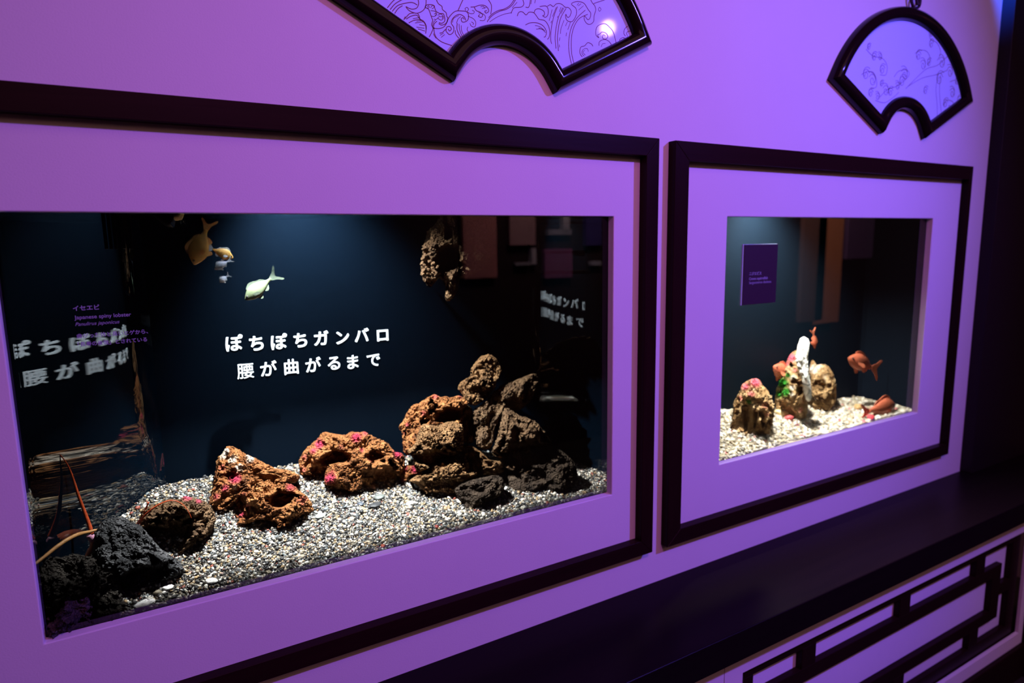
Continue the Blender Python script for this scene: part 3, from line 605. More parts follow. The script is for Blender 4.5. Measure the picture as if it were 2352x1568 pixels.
R('black lumpy lava rock in the bottom left corner against the glass', [(100, 1300), (140, 1278), (175, 1272), (200, 1278), (225, 1285), (240, 1310), (262, 1315), (278, 1340), (288, 1375), (292, 1395), (270, 1415), (220, 1450), (150, 1475), (100, 1480), (90, 1440), (84, 1380)], 0.082, 0.052, M_R_BK, 3, amp=1.1, lumps=1.3)
R('charcoal pointed lava rock beside the lobster at the left', [(216, 1240), (222, 1215), (240, 1195), (262, 1187), (285, 1188), (303, 1200), (320, 1206), (335, 1220), (355, 1245), (370, 1262), (395, 1278), (412, 1290), (425, 1308), (420, 1322), (390, 1332), (350, 1345), (310, 1358), (285, 1352), (250, 1330), (225, 1300), (212, 1275)], 0.125, 0.060, M_R_GY, 5, amp=0.7, lumps=0.8, cav=[(330, 1318, 60, 22, 0.5)])
R('brown and grey lava rock behind the charcoal pointed one, antenna laid across it', Q4((830, 330), (940, 260), (1060, 240), (1200, 180), (1330, 170), (1450, 140), (1560, 150), (1680, 190), (1800, 240), (1880, 330), (1920, 430), (1900, 560), (1860, 680), (1770, 770), (1620, 870), (1480, 960), (1360, 1030), (1240, 960), (1080, 900), (900, 700), (800, 540)), None, 0.062, M_R_BR, 8, pink=[(430, 1140, 14, 0.8), (455, 1150, 10, 0.6)], cav=[(390, 1235, 55, 38, 0.9)], pits=0.5)
R('tall peaked orange lava rock dusted with white gravel grains', Q2((130, 330), (190, 270), (250, 180), (340, 160), (430, 200), (540, 270), (680, 340), (820, 400), (960, 490), (1120, 510), (1220, 530), (1360, 600), (1300, 700), (1000, 760), (700, 900), (400, 1000), (330, 1080), (200, 1120), (90, 1160), (20, 1040), (40, 900), (80, 720), (100, 500)), 0.288, 0.062, M_R_OR, 12, pink=[(541, 1098, 16, 1.0), (520, 1120, 14, 0.7), (512, 1075, 12, 0.5), (500, 1140, 12, 0.6)], pale=[(515, 1045, 14, 0.5), (535, 1055, 16, 0.5), (575, 1052, 14, 0.5), (550, 1075, 14, 0.45), (520, 1035, 10, 0.5), (540, 1118, 8, 0.5)], cav=[(530, 1090, 12, 7, 0.35)])
R('red-brown lava rock with dark hollows in front of the peaked orange one', Q2((400, 900), (560, 830), (720, 740), (900, 690), (1080, 680), (1240, 720), (1360, 830), (1480, 930), (1540, 1050), (1530, 1160), (1420, 1250), (1290, 1300), (1230, 1330), (1120, 1410), (980, 1460), (700, 1470), (460, 1500), (310, 1510), (300, 1440), (370, 1330), (370, 1150), (390, 1000)), None, 0.070, M_R_OR, 14, pink=[(556, 1180, 12, 0.8), (668, 1118, 18, 0.55), (570, 1165, 10, 0.6), (692, 1150, 18, 0.45), (560, 1135, 14, 0.4)], cav=[(645, 1148, 32, 20, 1.1), (580, 1210, 60, 14, 0.8), (550, 1165, 12, 22, 0.5)], pits=0.3)
R('wide domed orange lava rock with bright pink patches, gravel in front', Q3((70, 650), (160, 480), (320, 370), (430, 240), (570, 175), (720, 200), (880, 195), (980, 165), (1250, 175), (1400, 270), (1540, 320), (1680, 410), (1770, 520), (1940, 570), (1990, 700), (1960, 850), (1850, 1000), (1820, 1130), (1700, 1190), (1500, 1200), (1240, 1200), (900, 1120), (500, 960), (300, 960), (90, 940), (65, 850)), 0.298, 0.058, M_R_OR, 21, pink=[(735, 1020, 13, 1.0), (722, 1035, 10, 0.7), (818, 1006, 13, 1.1), (838, 996, 10, 0.6), (700, 1050, 10, 0.5), (912, 1043, 14, 0.9), (698, 1078, 12, 0.45), (785, 1025, 12, 0.35), (850, 1055, 12, 0.4), (830, 1033, 8, 0.6)], cav=[(775, 1052, 42, 16, 1.0), (855, 1048, 16, 11, 0.7), (735, 1078, 22, 12, 0.5), (890, 1100, 34, 18, 0.8)], pits=0.7)
R('small orange lava rock with a pink left end leaning on the domed one', Q3((525, 970), (530, 900), (600, 800), (700, 740), (790, 725), (900, 770), (1050, 740), (1200, 760), (1270, 830), (1230, 960), (1190, 1080), (1130, 1210), (930, 1225), (780, 1180), (640, 1150), (515, 1110)), 0.252, 0.034, M_R_OR, 23, pink=[(758, 1098, 16, 0.9), (765, 1085, 10, 0.5)], pits=0.5)
R('little orange lava rock with red-pink crust between the dome and the pile', Q3((1850, 800), (1960, 775), (2130, 800), (2230, 880), (2200, 920), (2060, 960), (2000, 1060), (1900, 1120), (1840, 1050), (1845, 920)), 0.262, 0.030, M_R_OR, 25, pink=[(925, 1075, 12, 1.0), (953, 1078, 12, 0.9), (922, 1104, 10, 0.8)], sub=6)
R('big pitted ochre lava rock with red streaks on the left of the pile', P((65, 700), (100, 640), (130, 590), (180, 520), (260, 490), (320, 440), (380, 415), (440, 430), (490, 425), (530, 440), (600, 420), (650, 450), (680, 500), (640, 560), (620, 700), (500, 800), (300, 870), (160, 960), (110, 940), (95, 860), (85, 780)), 0.285, 0.070, M_R_OR, 31, pink=[(1000, 912, 12, 0.5), (975, 950, 10, 0.6), (937, 975, 8, 0.6), (930, 992, 7, 0.5), (1055, 912, 8, 0.5)], cav=[(1035, 950, 26, 20, 1.1)], pits=1.0)
R('tan wedge-shaped lava rock in the middle of the pile, dark underneath', P((150, 920), (210, 850), (240, 730), (290, 680), (400, 690), (520, 660), (600, 670), (640, 720), (640, 860), (600, 960), (480, 990), (400, 1030), (260, 1110), (210, 1060), (190, 980)), 0.205, 0.056, M_R_TAN, 33, cav=[(1000, 1052, 60, 24, 0.85)], pits=0.4)
R('knobbly brown lava rock at the very top of the pile', P((595, 350), (640, 290), (700, 250), (720, 170), (790, 90), (870, 60), (930, 90), (962, 140), (985, 190), (970, 240), (940, 290), (920, 360), (870, 440), (760, 510), (690, 490), (640, 420)), 0.260, 0.065, M_R_TAN, 35, cav=[(1120, 905, 22, 16, 0.6), (1102, 855, 6, 14, 0.25)], pits=0.8)
R('long dark brown lava rock slanting up to the right in the pile', P((715, 640), (740, 560), (820, 510), (880, 440), (960, 400), (1040, 430), (1050, 520), (990, 600), (930, 700), (910, 850), (870, 900), (780, 890), (750, 820), (735, 720)), 0.235, 0.055, M_R_BR, 37, pits=0.7, extra=[(P((840, 500), (880, 430), (930, 385), (1000, 330), (1100, 290), (1190, 250), (1285, 228), (1318, 280), (1300, 380), (1240, 480), (1140, 560), (1020, 600), (900, 600)), 0.235, 0.06)])
R('small upright brown lava rock wedged between the tan wedge and the slanting one', P((585, 620), (620, 540), (680, 515), (725, 550), (715, 640), (735, 720), (740, 820), (690, 860), (620, 820), (640, 720)), 0.275, 0.045, M_R_TAN, 39, pits=0.6, sub=6)
R('large dark ridged lava rock forming the right shoulder of the pile', P((990, 570), (1040, 535), (1130, 590), (1230, 630), (1300, 680), (1360, 740), (1410, 810), (1450, 880), (1440, 980), (1380, 1060), (1240, 1110), (1060, 1100), (1000, 1010), (910, 940), (930, 840), (960, 740)), 0.165, 0.075, M_R_BR, 41, cav=[(1215, 1045, 70, 45, 0.8)], pits=0.6)
R('low brown lava rock in the shadowed gap behind the front stones', P((620, 870), (720, 880), (810, 930), (860, 990), (930, 1010), (1010, 1020), (1010, 1100), (950, 1140), (820, 1130), (720, 1140), (660, 1060), (640, 960)), 0.215, 0.05, M_R_TAN, 43, pits=0.6, cav=[(1085, 1062, 30, 16, 0.5)], sub=6)
R('tan lava rock with a jagged top at the front foot of the pile', P((160, 1190), (250, 1130), (350, 1110), (380, 1040), (480, 1010), (560, 990), (640, 970), (690, 1040), (700, 1120), (760, 1110), (750, 1150), (680, 1190), (600, 1280), (480, 1310), (400, 1380), (320, 1350), (280, 1280), (220, 1220)), None, 0.052, M_R_TAN, 45, pits=0.3, cav=[(1010, 1140, 20, 14, 0.5)])
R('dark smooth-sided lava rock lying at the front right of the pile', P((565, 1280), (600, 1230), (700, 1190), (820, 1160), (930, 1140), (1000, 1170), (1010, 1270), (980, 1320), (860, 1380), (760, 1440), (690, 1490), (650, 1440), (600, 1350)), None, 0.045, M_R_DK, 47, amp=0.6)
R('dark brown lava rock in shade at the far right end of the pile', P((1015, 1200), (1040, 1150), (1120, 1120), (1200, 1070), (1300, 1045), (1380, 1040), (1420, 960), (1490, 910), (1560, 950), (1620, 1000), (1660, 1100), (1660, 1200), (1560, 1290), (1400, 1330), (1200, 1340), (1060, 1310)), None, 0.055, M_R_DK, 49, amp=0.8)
R('pitted lava rock hanging down from the top of the large tank', [(968, 610), (972, 570), (985, 532), (1003, 512), (1018, 488), (1040, 462), (1090, 450), (1135, 465), (1150, 510), (1140, 575), (1112, 612), (1078, 634), (1058, 640), (1050, 670), (1032, 692), (1022, 685), (1022, 655), (1004, 640), (988, 662), (976, 648)], 0.215, 0.07, M_R_BR, 51, cav=[(1030, 590, 24, 38, 1.0), (1012, 650, 24, 12, 0.6)], pits=1.0)

# loose pebbles and shells that stand out on the gravel
def stone(name, label, cat, px, py, rpx, col, seed, flat=0.6, g=grav1, group=None, asp=1.3, rough=0.5):
    h = hit(px, py, g); d = np.linalg.norm(h - CAM); r = rpx * d / FPX
    v, F = ico(3); q = v * (1 + 0.16 * fbm(v * 1.6 + seed, 3, seed))[:, None] * np.array([r * asp, r, r * flat])
    a = seed * 1.7; q = np.stack([q[:, 0] * math.cos(a) - q[:, 1] * math.sin(a), q[:, 0] * math.sin(a) + q[:, 1] * math.cos(a), q[:, 2]], 1)
    y = max(h[1], 0.0245 + r * asp); loc = np.array([h[0], y, float(g(h[0], y)) + r * flat * 0.75])
    o = tri_mesh(name, q, F, plain('stone_' + str(seed), col, rough, 0.4, noise=0.25, nscale=120), None, True); o.location = loc
    return tag(o, label, cat, group)
GP = 'loose stones on the dark gravel'
stone('shell_fragment', 'large white shell fragment at the bottom left by the glass', 'shell', 333, 1390, 13, (0.85, 0.85, 0.88), 2, 0.3, asp=1.4)
stone('shell_fragment', 'jagged white shell fragment just behind the largest one', 'shell', 386, 1352, 9, (0.85, 0.83, 0.8), 9, 0.45, asp=1.1)
stone('shell_fragment', 'thin white shell sliver near the front glass, right of the jagged fragment', 'shell', 485, 1337, 9, (0.8, 0.78, 0.76), 5, 0.4, asp=1.7)
stone('pebble', 'flat grey-green pebble in front of the domed orange rock', 'pebble', 871, 1146, 10, (0.11, 0.12, 0.11), 11, 0.5, group=GP)
stone('pebble', 'black flat pebble just in front of the grey-green one', 'pebble', 862, 1163, 11, (0.03, 0.03, 0.032), 13, 0.4, group=GP)
stone('pebble', 'upright black pebble touching the jagged tan rock', 'pebble', 960, 1122, 8, (0.02, 0.02, 0.022), 15, 1.3, asp=1.0, group=GP)
stone('pebble', 'pale green flat pebble left of the pebble pair', 'pebble', 737, 1187, 9, (0.36, 0.42, 0.38), 17, 0.4, group=GP)
stone('pebble', 'white angular pebble in the gravel ahead of the jagged tan rock', 'pebble', 942, 1160, 8, (0.85, 0.84, 0.8), 19, 0.6, group=GP)
stone('pebble', 'small red pebble near the front glass below the dark smooth rock', 'pebble', 1003, 1213, 5, (0.24, 0.03, 0.02), 21, 0.8, group=GP)
stone('pebble', 'orange-red pebble by the front glass right of the middle', 'pebble', 880, 1257, 5, (0.38, 0.06, 0.02), 23, 0.8, group=GP)
stone('pebble', 'small salmon pebble in the shade of the domed orange rock', 'pebble', 856, 1122, 6, (0.5, 0.2, 0.12), 25, 0.8, group=GP)
stone('pebble', 'dark blue-grey pebble left of the black flat one', 'pebble', 828, 1160, 6, (0.05, 0.06, 0.08), 27, 0.6, group=GP)

# ------------------------------------------------------------------ lettering
TY = 0.3592
def glyphs(text, size, offset=0.0, shear=0.0, space=1.0, extrude=0.0006):
    cu = bpy.data.curves.new('glyph', 'FONT'); cu.body = text; cu.size = size; cu.offset = offset; cu.shear = shear; cu.extrude = extrude; cu.space_character = space; cu.resolution_u = 6
    ob = bpy.data.objects.new('glyph', cu); COL.objects.link(ob)
    dg = bpy.context.evaluated_depsgraph_get(); me = bpy.data.meshes.new_from_object(ob.evaluated_get(dg))
    V = np.array([v.co[:] for v in me.vertices]); F = [tuple(p.vertices) for p in me.polygons]
    bpy.data.objects.remove(ob); bpy.data.curves.remove(cu); bpy.data.meshes.remove(me)
    return V, F
def put_line(name, items, y, mat, par, size, offset):
    AV, AF = [], []
    for ch, cx, cz in items:
        V, F = glyphs(ch, size, 0.0)
        if not len(V): continue
        c = (V.max(0) + V.min(0)) / 2
        for k in range(9):                      # heavier strokes: the outline laid down round a small circle
            w_ = offset * (0.45 if ch == '腰' else 1) * (k > 0); dx, dz = w_ * math.cos(k * math.pi / 4), w_ * math.sin(k * math.pi / 4); b = len(AV)
            AV += [(cx + v[0] - c[0] + dx, y - v[2] - k * 0.00001, cz + v[1] - c[1] + dz) for v in V]; AF += [tuple(b + i for i in f) for f in F]
    return pmesh(name, AV, AF, mat, par, False)
r1 = [('ぽ', 538, 787), ('ち', 589, 788), ('ぽ', 641, 784), ('ち', 690, 781), ('ガ', 738, 776), ('ン', 787, 775), ('バ', 831, 769), ('ロ', 879, 770)]
r2 = [('腰', 563.5, 852), ('が', 617, 845.5), ('曲', 669, 842), ('が', 719.5, 837), ('る', 767, 834), ('ま', 810.5, 831), ('で', 858, 827)]
sg = empty('lettering_sign', tuple(at(700, 810, TY))); tag(sg, 'two lines of glowing white Japanese lettering on the tank back wall', 'lettering')
def row(r):
    pts = [at(px, py, TY) for _, px, py in r]; z = np.polyfit([p[0] for p in pts], [p[2] for p in pts], 1)
    return [(ch, p[0], p[2]) for (ch, _, _), p in zip(r, pts)]
put_line('upper_line', row(r1), TY, M_LETTER, sg, 0.0385, 0.0011); put_line('lower_line', row(r2), TY, M_LETTER, sg, 0.0385, 0.00075)

# label on the front glass of the large tank
LY = 0.0207
lb = empty('species_label', tuple(at(250, 750, LY))); tag(lb, 'clear species label with small purple text on the large tank glass', 'label')
def text_line(name, text, p0, p1, y, mat, par, off=0.0, shear=0.0, hpx=None):
    """one line of lettering spanning two pixels on the glass"""
    A_, B_ = at(*p0, y), at(*p1, y); W_ = B_[0] - A_[0]
    V, F = glyphs(text, 1.0, 0.0, shear, 1.0, 0.0)
    k = W_ / (V[:, 0].max() - V[:, 0].min())
    V, F = glyphs(text, k, off * k, shear, 1.0, 0.0003); x0 = V[:, 0].min(); zb = (A_[2] + B_[2]) / 2
    return pmesh(name, [(A_[0] + v[0] - x0, y - v[2], zb + v[1]) for v in V], F, mat, par, False)
text_line('title', 'イセエビ', (168, 714), (228, 709), LY, M_LABEL, lb, 0.02)
text_line('english_name', 'Japanese spiny lobster', (171, 733), (301, 726), LY, M_LABEL, lb, 0.008)
text_line('latin_name', 'Panulirus japonicus', (173, 748), (275, 742.5), LY, M_LABEL, lb, 0.0, 0.3)
text_line('description', '曲がった体と長いヒゲから、', (177, 775), (340, 766), LY, M_LABEL, lb, 0.012)
text_line('description', '「長寿の象徴」とされている', (179, 793), (338, 785), LY, M_LABEL, lb, 0.012)
# plaque on the small tank
QY = 0.0135
pl = empty('species_plaque', tuple(at(1745, 628, QY))); tag(pl, 'dark purple species plaque fixed to the glass of the smaller tank', 'plaque')
a_, b_, c_, d_ = at(1710, 562, QY), at(1786, 560, QY), at(1783, 694, QY), at(1707, 700.5, QY)
x0, x1, zt, zb = (a_[0] + d_[0]) / 2, (b_[0] + c_[0]) / 2, (a_[2] + b_[2]) / 2, (c_[2] + d_[2]) / 2
MB().box(x0, x1, QY, 0.0165, zb, zt).build('board', M_PLAQUE, pl, 0.0008)
MB().box(x0 - 0.004, x1, 0.0166, 0.0208, zb - 0.001, zt + 0.001).build('glass_backing', M_EDGE, pl, 0.0008)
text_line('title', 'ニジエビス', (1721, 632), (1748.5, 630), QY - 0.0004, M_LABEL, pl, 0.02)
text_line('english_name', 'Crown squirrelfish', (1720.5, 643.5), (1763, 640), QY - 0.0004, M_LABEL, pl, 0.015)
text_line('latin_name', 'Sargocentron diadema', (1720.5, 652.5), (1771, 648.5), QY - 0.0004, M_LABEL, pl, 0.0)

# ------------------------------------------------------------------ fish
def fin_solid(pts3, t, nrm):
    n = len(pts3); V = [p + nrm * t for p in pts3] + [p - nrm * t for p in pts3]
    F = [tuple(range(n)), tuple(range(2 * n - 1, n - 1, -1))] + [(i, n + i, n + (i + 1) % n, (i + 1) % n) for i in range(n)]
    return V, F
def fish(label, nose, tail, y, hgt, mat, finmat, up=1, thick=0.5, y_tail=None, fork=0.55, finlen=1.0, group=None, eye=True, tailspread=0.62, cat='fish', bend=0.0):
    Np, Tp = at(*nose, y), at(*tail, y if y_tail is None else y_tail)
    ax = Np - Tp; Ln = np.linalg.norm(ax); ax /= Ln
    lat_ = np.array([0, 1.0, 0]); upv = np.cross(lat_, ax); upv /= np.linalg.norm(upv); upv *= up if upv[2] >= 0 else -up
    lat_ = np.cross(ax, upv)
    r = empty('fish', tuple((Np + Tp) / 2)); tag(r, label, cat, group)
    H = hgt * Ln
    st = [(0.0, 0.03, 0.0), (0.04, 0.24, -0.02), (0.12, 0.52, -0.01), (0.25, 0.86, 0.0), (0.38, 1.0, 0.02), (0.52, 0.94, 0.02), (0.66, 0.72, 0.02), (0.80, 0.42, 0.01), (0.90, 0.24, 0.0), (1.0, 0.22, 0.0)]
    st = catmull(st, 4); V, F = [], []; n = 18
    def axis(s): return Np - ax * Ln * s + lat_ * bend * Ln * (s * s)
    for s, h, off in st:
        for k in range(n):
            q = 2 * math.pi * k / n
            V.append(axis(s) + upv * (H / 2 * h * math.sin(q) + off * H) + lat_ * (H / 2 * thick * h ** 0.9 * math.cos(q)))
    m = len(st)
    for i in range(m - 1):
        for k in range(n): F.append((i * n + k, i * n + (k + 1) % n, (i + 1) * n + (k + 1) % n, (i + 1) * n + k))
    F.append(tuple(range(n))); F.append(tuple(range((m - 1) * n, m * n)))
    body = pmesh('body', V, F, mat, r)
    def fin(name, pl_, side=None, t=0.0008):
        pts = [axis(a) + upv * b * H for a, b in catmull(pl_, 5, True)]
        V, F = fin_solid(pts, t, lat_); pmesh(name, V, F, finmat, r, False)
    fin('tail_fin', [(0.97, 0.10), (1.12, 0.30 * tailspread / 0.6), (1.26, tailspread), (1.32, tailspread * 0.95), (1.17 + 0.08 * (1 - fork), 0.12), (1.14 + 0.1 * (1 - fork), 0.0), (1.17 + 0.08 * (1 - fork), -0.12), (1.32, -tailspread * 0.95), (1.26, -tailspread), (1.12, -0.30 * tailspread / 0.6), (0.97, -0.10)])
    fin('dorsal_fin', [(0.25, 0.40), (0.36, 0.50 + 0.17 * finlen), (0.5, 0.48 + 0.17 * finlen), (0.66, 0.36 + 0.12 * finlen), (0.74, 0.28 + 0.16 * finlen), (0.80, 0.18)])
    fin('anal_fin', [(0.62, -0.32), (0.70, -0.30 - 0.20 * finlen), (0.78, -0.24 - 0.16 * finlen), (0.82, -0.16)])
    fin('pelvic_fin', [(0.32, -0.42), (0.40, -0.46 - 0.22 * finlen), (0.48, -0.48 - 0.14 * finlen), (0.44, -0.42)])
    for sgn in (-1, 1):
        pts = [axis(a) + upv * b * H + lat_ * sgn * (H / 2 * thick * 0.9 + c * H) for a, b, c in ((0.27, -0.05, 0), (0.30, -0.2, 0.03), (0.42, -0.28, 0.14), (0.47, -0.18, 0.16), (0.42, -0.06, 0.1))]
        V, F = fin_solid(pts, 0.0006, upv); pmesh('pectoral_fin', V, F, finmat, r, False)
    if eye:
        v, Fe = ico(2)
        for sgn in (-1, 1):
            c = axis(0.11) + upv * 0.07 * H + lat_ * sgn * (H / 2 * thick * 0.42)
            tri_mesh('eye', v * H * 0.075 + c, Fe, M_BLACK, body)
    return r
M_F_OR = plain('orange_fish_skin', (0.62, 0.32, 0.08), 0.45, 0.4, noise=0.5, nscale=60); M_F_ORF = plain('orange_fin', (0.75, 0.34, 0.12), 0.5, 0.4)
M_F_WH = plain('silver_fish_skin', (0.45, 0.46, 0.55), 0.4, 0.5, noise=0.5, nscale=80); M_F_WHF = plain('pale_fin', (0.5, 0.52, 0.58), 0.5, 0.4)
M_F_GR = plain('pale_green_fish_skin', (0.12, 0.155, 0.09), 0.45, 0.4, noise=0.25, nscale=50); M_F_GRF = plain('pale_green_fin', (0.10, 0.13, 0.10), 0.5, 0.4)
M_F_RD = plain('red_fish_skin', (0.50, 0.12, 0.06), 0.4, 0.5, noise=0.35, nscale=60); M_F_RDF = plain('red_fin', (0.60, 0.16, 0.08), 0.5, 0.4)
GF = 'stand-ins for fish reflected in the large tank glass'  # solid fish inside the tank stand in for reflections in the glass
fish('orange fish hanging nose down, forked tail up, reflection stand-in at the top of the large tank', (445, 608), (473, 527), 0.25, 0.50, M_F_OR, M_F_ORF, up=1, fork=0.8, tailspread=0.42, group=GF)
fish('small orange and white fish beside the nose-down orange one', (536, 592), (488, 572), 0.26, 0.52, M_F_OR, M_F_WHF, group=GF)
fish('little silvery fish under the orange pair', (492, 618), (524, 600), 0.24, 0.50, M_F_WH, M_F_WHF, group=GF, tailspread=0.4)
fish('tiny pale yellow fish, lowest of the group under the orange pair', (504, 648), (522, 634), 0.24, 0.62, M_F_WH, M_F_WHF, group=GF, tailspread=0.5)
fish('pale green fish swimming head down right of the orange group', (562, 688), (622, 640), 0.235, 0.44, M_F_GR, M_F_GRF, up=1, fork=0.8, group=GF, tailspread=0.55)
GF2 = 'red fish in the smaller tank'
fish('red fish swimming left in open water on the right of the smaller tank', (1948, 822), (2004, 844), 0.14, 0.37, M_F_RD, M_F_RDF, group=GF2)
fish('pink-red fish facing right just above the gravel at the right', (2056, 930), (1996, 944), 0.055, 0.42, M_F_RD, M_F_RDF, group=GF2, tailspread=0.45)
fish('red fish peeking out behind the green mottled coral rock', (1776, 841), (1815, 868), 0.20, 0.5, M_F_RD, M_F_RDF, group=GF2)
fish('small reddish fish with tail raised above the tip of the white coral', (1872, 800), (1868, 766), 0.17, 0.45, M_F_RD, M_F_RDF, group=GF2, tailspread=0.6, fork=1.0)

# ------------------------------------------------------------------ lobster behind the charcoal rock
lo_y = 0.195
lobase = at(262, 1243, lo_y)
lob = empty('spiny_lobster', tuple(lobase)); tag(lob, 'reddish spiny lobster hiding behind the charcoal pointed rock, long antennae out', 'lobster')
M_LOB = plain('lobster_shell', (0.40, 0.08, 0.03), 0.45, 0.5, noise=0.6, nscale=90, bump=0.5, bscale=250); M_LOBP = plain('lobster_pink', (0.60, 0.28, 0.42), 0.45, 0.5, noise=0.4, nscale=150)
M_ANT = plain('lobster_antenna', (0.50, 0.07, 0.02), 0.45, 0.4, noise=0.5, nscale=120); M_ANT2 = plain('lobster_antenna_tan', (0.42, 0.20, 0.07), 0.5, 0.4, noise=0.5, nscale=120); M_LEG = plain('lobster_leg', (0.62, 0.22, 0.14), 0.45, 0.4, noise=0.4, nscale=120)
def chain(name, pts, rad, mat, par, n=10):
    Pp = catmull(pts, 8); Rr = np.interp(np.linspace(0, 1, len(Pp)), np.linspace(0, 1, len(rad)), rad)
    V, F = tube(name, Pp, Rr, mat, n=n); return pmesh(name, V, F, mat, par)
L_ = lambda px, py, y: at(px, py, y)
chain('body', [L_(222, 1232, 0.185), L_(240, 1235, 0.195), L_(270, 1238, 0.205), L_(300, 1240, 0.215), L_(330, 1243, 0.225), L_(360, 1248, 0.235), L_(385, 1256, 0.24)], [0.006, 0.016, 0.021, 0.020, 0.016, 0.013, 0.010], M_LOB, lob, 14)
V, F = [], []
for k in range(5):
    a = -0.7 + 0.35 * k; p0 = L_(383, 1256, 0.24); d = np.array([math.cos(a), 0.3, math.sin(a)]); u = np.array([-d[2], 0, d[0]])
    v, f = fin_solid([p0 - u * 0.003, p0 + d * 0.018 - u * 0.007, p0 + d * 0.026, p0 + d * 0.018 + u * 0.007, p0 + u * 0.003], 0.001, np.array([0, 1, 0])); b = len(V); V += v; F += [tuple(b + i for i in q) for q in f]
pmesh('tail_fan', V, F, M_LOB, lob, False)
chain('antenna', [L_(211, 1226, 0.16), L_(205, 1205, 0.165), L_(194, 1175, 0.17), L_(181, 1140, 0.172), L_(172, 1112, 0.174), L_(163, 1085, 0.174), L_(152, 1062, 0.172), L_(132, 1037, 0.168)], [0.0036, 0.0034, 0.003, 0.0026, 0.0022, 0.0017, 0.0011, 0.0005], M_ANT, lob, 8)
chain('antenna', [L_(232, 1214, 0.15), L_(205, 1221, 0.14), L_(180, 1227, 0.125), L_(155, 1239, 0.11), L_(130, 1256, 0.095), L_(100, 1280, 0.08), L_(78, 1297, 0.068)], [0.0020, 0.0030, 0.0036, 0.0036, 0.0034, 0.003, 0.0026], M_ANT2, lob, 8)
chain('antenna_base', [L_(222, 1238, 0.165), L_(213, 1236, 0.162), L_(204, 1228, 0.16)], [0.007, 0.0075, 0.005], M_LOBP, lob, 10)
chain('leg', [L_(214, 1240, 0.165), L_(211, 1256, 0.155), L_(206, 1266, 0.15), L_(198, 1278, 0.146)], [0.0045, 0.0042, 0.0048, 0.0030], M_LEG, lob, 8)
chain('leg', [L_(232, 1245, 0.18), L_(226, 1262, 0.17), L_(222, 1285, 0.165)], [0.004, 0.0036, 0.0025], M_LEG, lob, 8)
chain('leg', [L_(256, 1250, 0.19), L_(262, 1270, 0.175), L_(258, 1292, 0.17)], [0.004, 0.0036, 0.0025], M_LEG, lob, 8)
chain('antennule', [L_(302, 1222, 0.20), L_(318, 1200, 0.19), L_(330, 1180, 0.18), L_(341, 1153, 0.175)], [0.0028, 0.0024, 0.002, 0.0016], M_ANT, lob, 7)
chain('antennule', [L_(304, 1222, 0.20), L_(325, 1192, 0.16), L_(345, 1172, 0.145), L_(370, 1156, 0.14), L_(395, 1149, 0.138), L_(415, 1155, 0.135), L_(430, 1170, 0.132), L_(440, 1190, 0.13)], [0.0028, 0.0022, 0.0018, 0.0014, 0.0011, 0.0008, 0.0006, 0.0004], M_ANT, lob, 7)

# ------------------------------------------------------------------ fittings at the top left of the large tank
cb = empty('overflow_comb', tuple(at(272, 500, 0.17))); tag(cb, 'black slotted overflow comb hanging at the top left of the tank', 'tank fitting')
for k, px in enumerate((245, 256, 267, 285, 303)):
    p = at(px, 572 if k != 3 else 571, 0.17); q = at(px, 470, 0.17)
    MB().box(p[0] - 0.0028, p[0] + 0.0028, 0.168, 0.174, p[2], q[2]).build('tooth', M_BLACK, cb, 0.001)
p0, p1 = at(243, 486, 0.17), at(306, 486, 0.17)
MB().box(p0[0] - 0.004, p1[0] + 0.004, 0.174, 0.182, p0[2] - 0.004, p0[2] + 0.12).build('back_plate', M_BLACK, cb, 0.001)
M_TAN = plain('stained_plastic', (0.32, 0.22, 0.12), 0.6, 0.3, noise=0.5, nscale=90)
v0 = [at(*q, 0.176)[[0, 2]] for q in ((270, 478), (298, 478), (303, 560), (296, 545), (280, 515))]
MB().prism([tuple(q) for q in v0], 0.1745, 0.1785).build('stained_plate', M_TAN, cb)
nz = empty('pipe_nozzle', tuple(at(390, 495, 0.13))); tag(nz, 'short black pipe with a bright orange-white tip slanting in at the top', 'pipe')
chain('pipe', [at(345, 460, 0.16), at(365, 482, 0.15), at(388, 505, 0.14), at(398, 508, 0.137)], [0.014, 0.014, 0.013, 0.011], M_BLACK, nz, 16)
chain('tip', [at(402, 494, 0.136), at(412, 495, 0.134), at(420, 498, 0.133)], [0.010, 0.0095, 0.006], plain('cream_tip', (0.85, 0.60, 0.32), 0.5, 0.3), nz, 14)
for a, b in ((412, 515), (424, 512)):
    chain('filament', [at(416, 500, 0.133), at((416 + a) / 2 + 1, 508, 0.132), at(a + 4, b + 5, 0.131)], [0.0005, 0.0004, 0.0002], M_F_WHF, nz, 5)

# ------------------------------------------------------------------ smaller tank decor
GC = 'coral rocks in the smaller tank'
def R2(label, outline, y, thick, mat, seed, **k):
    return rock(k.pop('name', 'coral_rock'), label, 'rock', outline, y, thick, mat, seed, group=GC, g=grav2, **k)
R2('brown fluted coral rock with a pink top at the left of the smaller tank', [(1740, 870), (1752, 885), (1765, 900), (1775, 925), (1778, 950), (1770, 985), (1762, 1005), (1735, 1012), (1700, 1015), (1668, 1010), (1673, 985), (1685, 955), (1688, 925), (1698, 900), (1706, 883), (1722, 872)], None, 0.075, M_R_CORAL, 61, pink=[(1735, 878, 16, 1.0), (1712, 888, 12, 0.9), (1725, 905, 12, 0.6), (1702, 915, 10, 0.5), (1755, 930, 12, 0.45), (1760, 950, 9, 0.4)], green=[(1720, 923, 7, 0.9)], cav=[(1712, 968, 6, 22, 0.3), (1735, 960, 5, 26, 0.3), (1752, 965, 5, 20, 0.25)], pits=0.9, amp=1.2)
